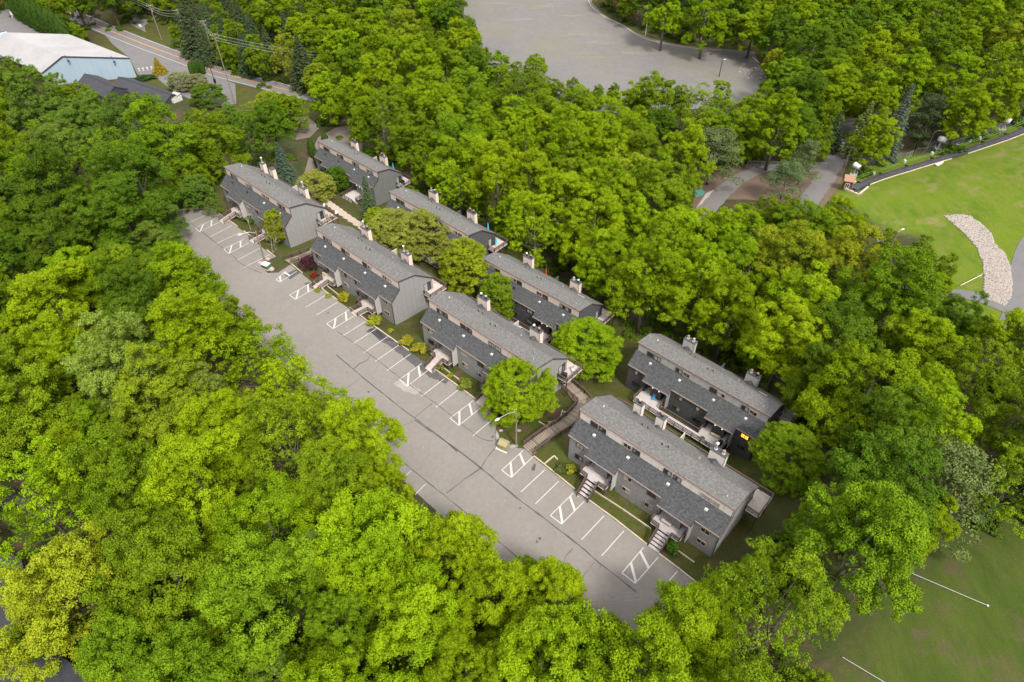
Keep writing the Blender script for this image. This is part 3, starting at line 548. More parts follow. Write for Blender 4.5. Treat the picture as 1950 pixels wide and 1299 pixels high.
    for u, v, h, mm in ((2.0, 5.4, .35, 'white'), (8.0, 6.6, .4, 'black'), (8.9, 6.7, .4, 'black'), (12.2, 5.2, .45, 'black'), (13.1, 5.4, .4, 'black'), (23.2, 3.6, .35, 'metal'), (17.0, 7.6, .35, 'metal')):
        vz = (H3 + s1*(v-BA)) if v < BR_ else (H4 + s2*(v-BR_)); mb = MB().tube([(u, v, vz-.1), (u, v, vz+h)], .06, 7).tube([(u, v, vz+.02), (u, v, vz+.08)], .12, 7); obj('vent_pipe', mb, t, M[mm])
    zf = lambda v: H4 + s2*(v-BR_)
    if n in 'FH' : o = obj('skylight', MB().prism([(19.9+.9, 7.3, zf(7.3)-.05), (22.3, 7.3, zf(7.3)-.05), (22.3, 7.75, zf(7.75)-.05), (20.8, 7.75, zf(7.75)-.05)], (0, 0, .16)), t, M['white'])
    for a, b, nf in chim:
        c = MB().prism([(a, 9.42, zf(9.42)-.3), (b, 9.42, zf(9.42)-.3), (b, 9.42, 8.45), (a, 9.42, 8.45)], (0, .92, 0)); c = obj('chimney', MB().box((a, 9.42, 4.6), (b, 10.34, 8.42)), t, M[cl] if not n == 'F' else M['side_p'])
        obj('chimney_cap', MB().box((a-.06, 9.36, 8.425), (b+.06, 10.40, 8.53)), c, M['roof_lo'])
        obj('corner_trim', MB().box((b-.04, 9.385, zf(9.4)), (b+.03, 9.43, 8.40)), c, M['trim'])
        m_ = (a+b)/2; hz = .95 if b-a > 2 else .6; obj('cricket', MB().add([(a, 9.44, zf(9.44)+.02), (b, 9.44, zf(9.44)+.02), (m_, 9.44, zf(9.44)+hz), (m_, 9.44-hz/abs(s2)*.98, zf(9.44)+hz+.02)], [(0, 3, 2), (2, 3, 1), (0, 1, 3)]), t, M['roof_lo'])
        for i in range(nf):
            u = a + (b-a)*((i+.5)/nf if nf > 1 else .5); tall = (n in 'AB' and i == 0) or (n == 'D' and nf == 2 and i == 0)
            mb = MB().tube([(u, 9.88, 8.5), (u, 9.88, 8.62)], .26, 12).tube([(u, 9.88, 8.6), (u, 9.88, 9.0 + (.7 if tall else 0))], .15, 12); f = obj('flue', mb, c, M['metal' if tall or rs.random() < .35 else 'black'])
            hh = 9.0 + (.7 if tall else 0); obj('flue_cap', MB().tube([(u, 9.88, hh), (u, 9.88, hh+.20)], .22, 12).tube([(u, 9.88, hh+.2), (u, 9.88, hh+.26)], [.22, .08], 12), c, M['white' if tall else rs.choice(['rust', 'trim_l', 'rust', 'white' if n in 'BCH' else 'rust'])])
    # rear balcony that wraps round the right-hand gable
    zb = 2.85
    if balcony:
        br = [(0.4, BL+.02, BD-.1, BD+1.55), (BL+.02, BL+2.1, 7.8, BD+1.55)]
        dk = thing  # keep the parts directly under the block
        deckfloor(t, br, zb, 'deck_g' if n in 'EF' else 'deck', 'v')
        railing(t, [(BL+.1, 7.85, zb), (BL+2.05, 7.85, zb), (BL+2.05, BD+1.5, zb), (13.2, BD+1.5, zb)]); railing(t, [(11.8, BD+1.5, zb), (.5, BD+1.5, zb), (.5, BD+.1, zb)])
        obj('party_screen', MB().box((12.35, BD-.05, zb), (12.5, BD+1.55, zb+2.3)), t, M['side_d' if dark else 'side_p'])
        pm = shared('balcony_post', lambda: MB().box((-.07, -.07, -9), (.07, .07, zb-.3)), M['rail'])
        for u in (1, 7, 12.5, 18, 24.8, 26.9): obj('balcony_post', pm, t, loc=(u, BD+1.42, 0))
        obj('balcony_post', pm, t, loc=(26.87, 8.02, 0)); obj('balcony_brace', MB().bar((25, 8.2, .9), (26.9, 8.0, zb-.35), .1), t, M['rail'])
        f = obj('balcony_door', MB().box((BL-.10, 8.15, zb+.02), (BL-.04, 8.25, zb+2.1)).box((BL-.10, 9.85, zb+.02), (BL-.04, 9.95, zb+2.1)).box((BL-.10, 8.25, zb+2.0), (BL-.04, 9.85, zb+2.1)).box((BL-.10, 9.02, zb+.02), (BL-.04, 9.08, zb+2.0)), t, M['trim_d'])
        obj('pane', MB().box((BL-.10, 8.26, zb+.05), (BL-.065, 9.01, zb+1.99)), f, M['glass_b']); obj('pane', MB().box((BL-.10, 9.09, zb+.05), (BL-.065, 9.84, zb+1.99)), f, M['glass'])
    # entrance decks
    zd = 1.4
    for k, (a, b) in enumerate(PORCH):
        A, B = a-.2, b-.5; w0, w1 = a+1.2, a+3.15; m = 'deck_g' if n in 'DFE' else 'deck'
        x0, y0 = b2w(n, (w0+w1)/2, -4.4)[:2]; zk = (LOT[0] + LOT[1]*x0 + LOT[2]*y0) - POSE[n][2]
        if front == 'stairs':      # a flight of open steps down to the kerb
            deckfloor(t, [(A, B, -1.75, -.02), (a+.1, a+1.3, 0, 1.5), (a+3.5, b-.1, 0, 1.5)], zd, m)
            ns = 5
            for i in range(ns):
                v1 = -1.8 - (2.2/ns)*i; zt = zd - (zd - zk - .02)*(i+1)/ns; obj('tread', shared(('tread', w1-w0), lambda: MB().box((0, -.43, -.07), (w1-w0-.2, 0, 0)), M[m]), t, M[m], loc=(w0+.1, v1, zt))
            mb = MB().bar((w0+.06, -1.8, zd-.2), (w0+.06, -4.05, zk-.1), .06, .3).bar((w1-.06, -1.8, zd-.2), (w1-.06, -4.05, zk-.1), .06, .3); obj('stringer', mb, t, M['rail'])
            railing(t, [(A+.05, -.1, zd), (A+.05, -1.7, zd), (w0, -1.7, zd)]); railing(t, [(w1, -1.7, zd), (B-.05, -1.7, zd), (B-.05, -.1, zd)]); railing(t, [(w0, -1.8, zd), (w0, -3.9, zk+.1)], .95); railing(t, [(w1, -1.8, zd), (w1, -3.9, zk+.1)], .95)
        elif front == 'bridge':
            deckfloor(t, [(A, B, -1.75, -.02), (a+.1, a+1.3, 0, 1.5), (a+3.5, b-.1, 0, 1.5)], zd, m)
            v1 = -4.35 if n != 'A' else -5.1; fl = MB(); nb = int((-1.75-v1)/.15)
            for i in range(nb):
                t0, t1 = i/nb, (i+.92)/nb; z0 = zd + (zk+.05-zd)*t0; z1 = zd + (zk+.05-zd)*t1; V0, V1 = -1.76 + (v1+1.76)*t0, -1.76 + (v1+1.76)*t1
                fl.add([(w0, V0, z0), (w1, V0, z0), (w1, V1, z1), (w0, V1, z1), (w0, V0, z0-.05), (w1, V0, z0-.05), (w1, V1, z1-.05), (w0, V1, z1-.05)], [(3,2,1,0)[::1], (4,5,6,7), (0,1,5,4), (1,2,6,5), (2,3,7,6), (3,0,4,7)])
            o = obj('bridge_boards', fl, t, M[m]); o['kind'] = 'stuff'; mb = MB().bar((w0+.05, -1.76, zd-.2), (w0+.05, v1, zk-.16), .07, .26).bar((w1-.05, -1.76, zd-.2), (w1-.05, v1, zk-.16), .07, .26); obj('bridge_beam', mb, t, M['rail'])
            railing(t, [(A+.05, -.1, zd), (A+.05, -1.7, zd), (w0, -1.7, zd), (w0, v1+.15, zk+.05)]); railing(t, [(w1, v1+.15, zk+.05), (w1, -1.7, zd), (B-.05, -1.7, zd), (B-.05, -.1, zd)])
        elif front == 'walk':
            deckfloor(t, [(A, B, -1.7, -.02), (a+.1, a+1.3, 0, 1.5), (a+3.5, b-.1, 0, 1.5)], zd, m)
            railing(t, [(A+.05, -.1, zd), (A+.05, -3.1 if k == 0 else -1.65, zd)]) if k == 0 else None
            if k == 0: railing(t, [(B-.05, -.1, zd), (B-.05, -1.65, zd), (PORCH[1][0]-.15, -1.65, zd), (PORCH[1][0]-.15, -.1, zd)])
            else: railing(t, [(B-.05, -.1, zd), (B-.05, -3.1, zd)])
        elif front == 'long':
            deckfloor(t, [(A, B, -4.4, -.02), (a+.1, a+1.3, 0, 1.5), (a+3.5, b-.1, 0, 1.5)], zd, m)
            if k == 1:
                ns = 12
                for i in range(ns): obj('tread', shared(('treadE',), lambda: MB().box((0, 0, -.07), (.32, 1.15, 0)), M['deck_g']), t, M['deck_g'], loc=(B+.02+i*.42, -4.35, zd-.22*(i+1)))
                for v in (-4.38, -3.15): obj('stringer', MB().bar((B, v, zd-.15), (B+5.2, v, zd-2.85), .07, .3), t, M['rail']); railing(t, [(B, v, zd), (B+5.1, v, zd-2.7)], .95, step=1.5)
                railing(t, [(A+.05, -.1, zd), (A+.05, -4.35, zd), (B, -4.35, zd)]); railing(t, [(B, -3.1, zd), (B, -.1, zd)])
            else: railing(t, [(A+.05, -.1, zd), (A+.05, -4.35, zd), (B, -4.35, zd), (B, -.1, zd)])
        for u, v in ((A+.15, -1.55), (B-.15, -1.55)): obj('deck_post', shared('deck_post', lambda: MB().box((-.08, -.08, -5), (.08, .08, zd-.3)), M['rail']), t, loc=(u, v, 0))
    if front == 'walk':
        deckfloor(t, [(3.6, 20.7, -3.15, -1.72)], zd, 'deck_g', 'v'); railing(t, [(3.65, -3.1, zd), (20.65, -3.1, zd)])
    return t
M['side_m'] = mat('mid_grey_painted_siding', (.215, .216, .217), noise=[(.35, .5, (.165, .168, .170)), (2.2, .4, (.255, .252, .248))], bump=(40, .1)); M['side_e'] = mat('slate_grey_painted_siding', (.125, .130, .136), noise=[(.35, .4, (.10, .105, .11)), (2.2, .3, (.155, .157, .16))], bump=(40, .1))
M['side_bp'] = mat('pale_pinkish_siding', (.56, .515, .485), noise=[(.4, .4, (.50, .455, .425)), (2.5, .3, (.60, .555, .52))], bump=(40, .08))
blkD = build_block('D', 'nearest apartment block, its two decks with open steps down to the kerb and three chimneys', front='stairs', chim=((4.7, 6.05, 1), (8.6, 9.95, 1), (17.5, 19.9, 2)))
blkC = build_block('C', 'middle front apartment block partly hidden by the bright round maple at its near end', front='bridge')
blkB = build_block('B', 'front apartment block with the dark red Japanese maple beside its first entrance', front='bridge')
blkA = build_block('A', 'farthest front apartment block, with two ramps to the kerb and a thin birch in front', front='bridge', chim=((2.7, 4.03, 1), (6.55, 7.87, 0), (18.0, 20.17, 1)))
blkF = build_block('F', 'dark grey rear apartment block with one orange lit window and a boardwalk in front', dark=True, front='walk')
blkH = build_block('H', 'dark rear apartment block half hidden behind the middle front block and leafy trees', dark=True, front='walk')
blkG = build_block('G', 'rear apartment block mostly hidden behind the olive yellow trees', dark=True, front='walk')
blkE = build_block('E', 'farthest rear apartment block with a long open stair beside the tall spruce', dark=False, front='long')
# ---------------------------------------------------------------- trees
def leaf_mesh(name, C, N, S, T, m):
    """many leaf-sized quads: centres C, facing N, sizes S, tint T"""
    n = len(C); N = N/np.linalg.norm(N, axis=1)[:, None]; r = RNG.normal(size=(n, 3)); X = np.cross(N, r); X /= np.linalg.norm(X, axis=1)[:, None]; Y = np.cross(N, X)
    a = (X*S[:, None]*.5); b = (Y*S[:, None]*.36); f = N*S[:, None]*.13
    V = np.stack([C - a, C - b + f*.6, C + a - f, C + b + f*.6], 1).reshape(-1, 3)
    me = bpy.data.meshes.new(name); me.vertices.add(4*n); me.vertices.foreach_set('co', V.ravel()); me.loops.add(4*n); me.loops.foreach_set('vertex_index', np.arange(4*n)); me.polygons.add(n)
    me.polygons.foreach_set('loop_start', np.arange(n)*4); me.polygons.foreach_set('loop_total', np.full(n, 4)); me.update(calc_edges=True)
    at = me.attributes.new('tint', 'FLOAT', 'POINT'); at.data.foreach_set('value', np.repeat(T, 4)); me.materials.append(m); return me
def clumps_to_leaves(cc, cr, per, size, up=.35, flat=.8, droop=0):
    C = []; N = []; T = []; S = []
    for (c, r, k) in zip(cc, cr, per):
        d = RNG.normal(size=(k, 3)); d[:, 2] = np.where(RNG.random(k) < .78, np.abs(d[:, 2]), d[:, 2]); d /= np.linalg.norm(d, axis=1)[:, None]
        rad = r*RNG.uniform(.72, 1.06, k)**.7; p = c + d*rad[:, None]*np.array([1, 1, flat]); C.append(p)
        nn = d + np.array([0, 0, up]) + RNG.normal(size=(k, 3))*.42; N.append(nn); base = RNG.uniform(.25, .7); T.append(np.clip(base + RNG.normal(0, .16, k) + .18*(d[:, 2]), 0, 1)); S.append(size*RNG.uniform(.7, 1.3, k))  # upward leaves tinted lighter, top light put into the clump colour
    return np.concatenate(C), np.concatenate(N), np.concatenate(S), np.concatenate(T)
def broad_crown(R=5.0, H=14.0, nb=34, lacy=False, low=.24, leaf=.15, per=108, one=False):
    """crown in three orders: unequal boughs over an uneven dome, tufts over each bough, leaves over each tuft"""
    lob = [(RNG.uniform(-.30, .30, 2)*R, RNG.uniform(.50, .74)*R, RNG.uniform(.74, .98)*H) for _ in range(RNG.integers(4, 7))]
    if one: lob = [(np.zeros(2), .80*R, .97*H), (RNG.uniform(-.12, .12, 2)*R, .74*R, .92*H)]
    B = []; g = 0
    while len(B) < nb and g < 6000:
        g += 1; (c, lr, top) = lob[RNG.integers(len(lob))]; a = RNG.uniform(0, 6.283); f = RNG.random()**.62; rr = lr*f*1.12
        z = low*H + (top - low*H)*(1 - f**2.4)**.62*RNG.uniform(.90, 1.0) if RNG.random() < .72 else RNG.uniform(low*H, top*.8)
        if z < top*.8 and f < .6: rr = lr*RNG.uniform(.85, 1.1)
        p = np.array([c[0] + rr*math.cos(a), c[1] + rr*math.sin(a), z]); r = R*RNG.uniform(.17, .31)
        if any(np.linalg.norm(p - q) < .78*(r + s_)*.72 for q, s_, _ in B): continue
        B.append((p, r, a))
    cc = []; cr = []; bt = []
    for p, r, a in B:
        out = np.array([p[0], p[1], 0]); out = out/(np.linalg.norm(out) + .01); n = int((10 if lacy else 16)*(r/(R*.24))**2) + 3; t0 = RNG.uniform(-.14, .14)
        for _ in range(n):
            d = RNG.normal(size=3) + out*.7 + np.array([0, 0, .75]); d /= np.linalg.norm(d); cc.append(p + d*r*np.array([1.0, 1.0, .72])*RNG.uniform(.75, 1.12)); cr.append(RNG.uniform(.28, .58)*(1 if not lacy else .8)); bt.append(t0)
    C = []; N = []; T = []; S = []
    for c, r, t0 in zip(cc, cr, bt):
        k = int(per*(r/.5)**1.6*(.62 if lacy else 1)); d = RNG.normal(size=(k, 3)); d[:, 2] = np.where(RNG.random(k) < .7, np.abs(d[:, 2]), d[:, 2]); d /= np.linalg.norm(d, axis=1)[:, None]
        C.append(c + d*(r*RNG.uniform(.45, 1.12, k))[:, None]*np.array([1, 1, .8])); N.append(d*.9 + np.array([0, 0, .5]) + RNG.normal(size=(k, 3))*.36); T.append(np.clip(.42 + t0 + .24*d[:, 2] + RNG.normal(0, .09, k), 0, 1)); S.append(leaf*RNG.uniform(.7, 1.35, k))  # tint paints top light into the leaves: tuft tops lighter, undersides darker
    k = int(900 if not lacy else 260); d = RNG.normal(size=(k, 3)); d /= np.linalg.norm(d, axis=1)[:, None]; C.append(np.array([0, 0, H*.52]) + d*np.array([R*.62, R*.62, H*.24])*RNG.uniform(.4, 1, k)[:, None]**.5); N.append(d + RNG.normal(size=(k, 3))*.4); S.append(np.full(k, leaf*2)); T.append(RNG.uniform(0, .25, k))  # inner leaves get a dark tint as painted shade inside the crown
    return leaf_mesh('crown', np.vstack(C), np.vstack(N), np.concatenate(S), np.concatenate(T), M['leaf']), [b[0] for b in B]
def limbs(cc, H, R, r0=.26, nl=9, m='bark', name='trunk'):
    mb = MB(); lean = RNG.uniform(-.3, .3, 2); st = [(0, 0, -1.2), (lean[0]*.2, lean[1]*.2, H*.25), (lean[0]*.7, lean[1]*.7, H*.5), (lean[0], lean[1], H*.74)]; mb.tube(st, [r0*1.35, r0, r0*.7, r0*.2], 7)
    for c in [cc[i] for i in RNG.permutation(len(cc))[:nl]]:
        z = min(H*RNG.uniform(.28, .5), c[2]*.7); s = np.array([lean[0]*z/H, lean[1]*z/H, z]); c = s + (c - s)*.86; mid = (s + c)/2 + np.array([0, 0, .02*H]) + RNG.normal(0, .25, 3); mb.tube([s, mid, c], [r0*.38, r0*.2, r0*.05], 5, cap=False)
    return mb.mesh(name, M[m], True)
BROAD = []
for i in range(10):
    me, cc = broad_crown(nb=int(RNG.integers(32, 44))); BROAD.append((me, limbs(cc, 14, 5)))
ROUND = []
for i in range(4):
    me, cc = broad_crown(nb=64, one=True, low=.2, per=80); ROUND.append((me, limbs(cc, 14, 5, .24, 6)))
LACY = []
for i in range(4):
    me, cc = broad_crown(nb=38, lacy=True, low=.16, leaf=.155); LACY.append((me, limbs(cc, 14, 5, .17, 14, 'bark')))
def conifer(kind, H=15., R=3.2):
    C = []; N = []; S = []; T = []
    if kind == 'spruce':
        nt_ = 30
        for j in range(nt_):
            f = (j+.3)/nt_; z = H*(.06 + .94*f); rr = R*(1-f)**.85*RNG.uniform(.88, 1.1) + .08; nb = max(5, int(16*(1-f)+5))
            for b in range(nb):
                a = 2*math.pi*(b + RNG.random())/nb; L = rr*RNG.uniform(.75, 1.12); k = int(26*L/R*1.6)+7; t = RNG.uniform(.25, 1, k); wd = (1.05-t)*.42*(.4+L/R) + .08; s = RNG.normal(0, 1, k)*wd
                x = L*t; zz = z - .28*x*t + .10*L*t**3 + RNG.normal(0, .05, k); C.append(np.column_stack([x*math.cos(a) - s*math.sin(a), x*math.sin(a) + s*math.cos(a), zz]))
                N.append(np.column_stack([math.cos(a)*.5 + RNG.normal(0, .35, k), math.sin(a)*.5 + RNG.normal(0, .35, k), np.full(k, .9)])); S.append(RNG.uniform(.20, .34, k)); T.append(np.clip(.25 + .5*t + RNG.normal(0, .12, k), 0, 1))
    elif kind == 'pine':
        cc = []; cr = []
        for j in range(70):
            z = H*RNG.uniform(.22, .98); rr = R*(1.15 - .85*(z/H)**1.6)*RNG.uniform(.35, 1.0); a = RNG.uniform(0, 6.28); cc.append(np.array([rr*math.cos(a), rr*math.sin(a), z])); cr.append(R*RNG.uniform(.16, .30))
        c_, n_, s_, t_ = clumps_to_leaves(cc, cr, [150]*len(cc), .27, up=.6, flat=.45); C.append(c_); N.append(n_ + RNG.normal(size=n_.shape)*.5); S.append(s_); T.append(t_)
    else:
        k = 7000; f = RNG.random(k)**.8; a = RNG.uniform(0, 6.28, k); rr = R*(np.sin(np.pi*np.clip(.12 + f*.88, 0, 1))**.55)*(1 + .10*np.sin(a*7 + f*20)); C.append(np.column_stack([rr*np.cos(a), rr*np.sin(a), H*f])); N.append(np.column_stack([np.cos(a), np.sin(a), np.full(k, .35)]) + RNG.normal(size=(k, 3))*.3); S.append(RNG.uniform(.18, .34, k)); T.append(RNG.uniform(.2, .8, k))
    C, N, S, T = np.vstack(C), np.vstack(N), np.concatenate(S), np.concatenate(T); me = leaf_mesh('crown', C, N, S, T, M['needle']); tr = MB().tube([(0, 0, -1), (0, 0, H*.5), (0, 0, H*.97)], [.22, .14, .03], 7)
    if kind == 'pine':
        for c in cc[::3]: tr.tube([(0, 0, c[2]*.9), c], [.09, .03], 4, False)
    return me, tr.mesh('trunk', M['bark'], True)
SPRUCE = [conifer('spruce') for _ in range(3)]; PINE = [conifer('pine', 14., 6.) for _ in range(3)]; ARB = [conifer('arb', 10., 1.3) for _ in range(2)]
SHADE = dict(bright=(.150, .232, .004), yellow=(.178, .228, .010), mid=(.112, .184, .006), dark=(.070, .130, .007), olive=(.180, .208, .030), pale=(.160, .178, .075), cool=(.088, .150, .017), soft=(.140, .200, .026))
NSH = dict(spruce=(.050, .085, .034), blue=(.062, .092, .062), dark=(.044, .068, .028), pine=(.082, .122, .042), brown=(.060, .062, .032), pale=(.100, .128, .036), arb=(.040, .085, .012), gold=(.22, .185, .018))
def jit(c, a=.12): k = random.uniform(1-a, 1+a); return (c[0]*k*random.uniform(.92, 1.10), c[1]*k, c[2]*k, 1)
def place(proto, base, sx, sz, col, name, label, cat, group=None, jitter=.1):
    t = thing(name, label, cat, base, random.uniform(0, 6.28), group); t.scale = (sx*random.uniform(.96, 1.04), sx*random.uniform(.96, 1.04), sz)
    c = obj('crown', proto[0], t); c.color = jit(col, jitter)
    obj('trunk', proto[1], t); return t
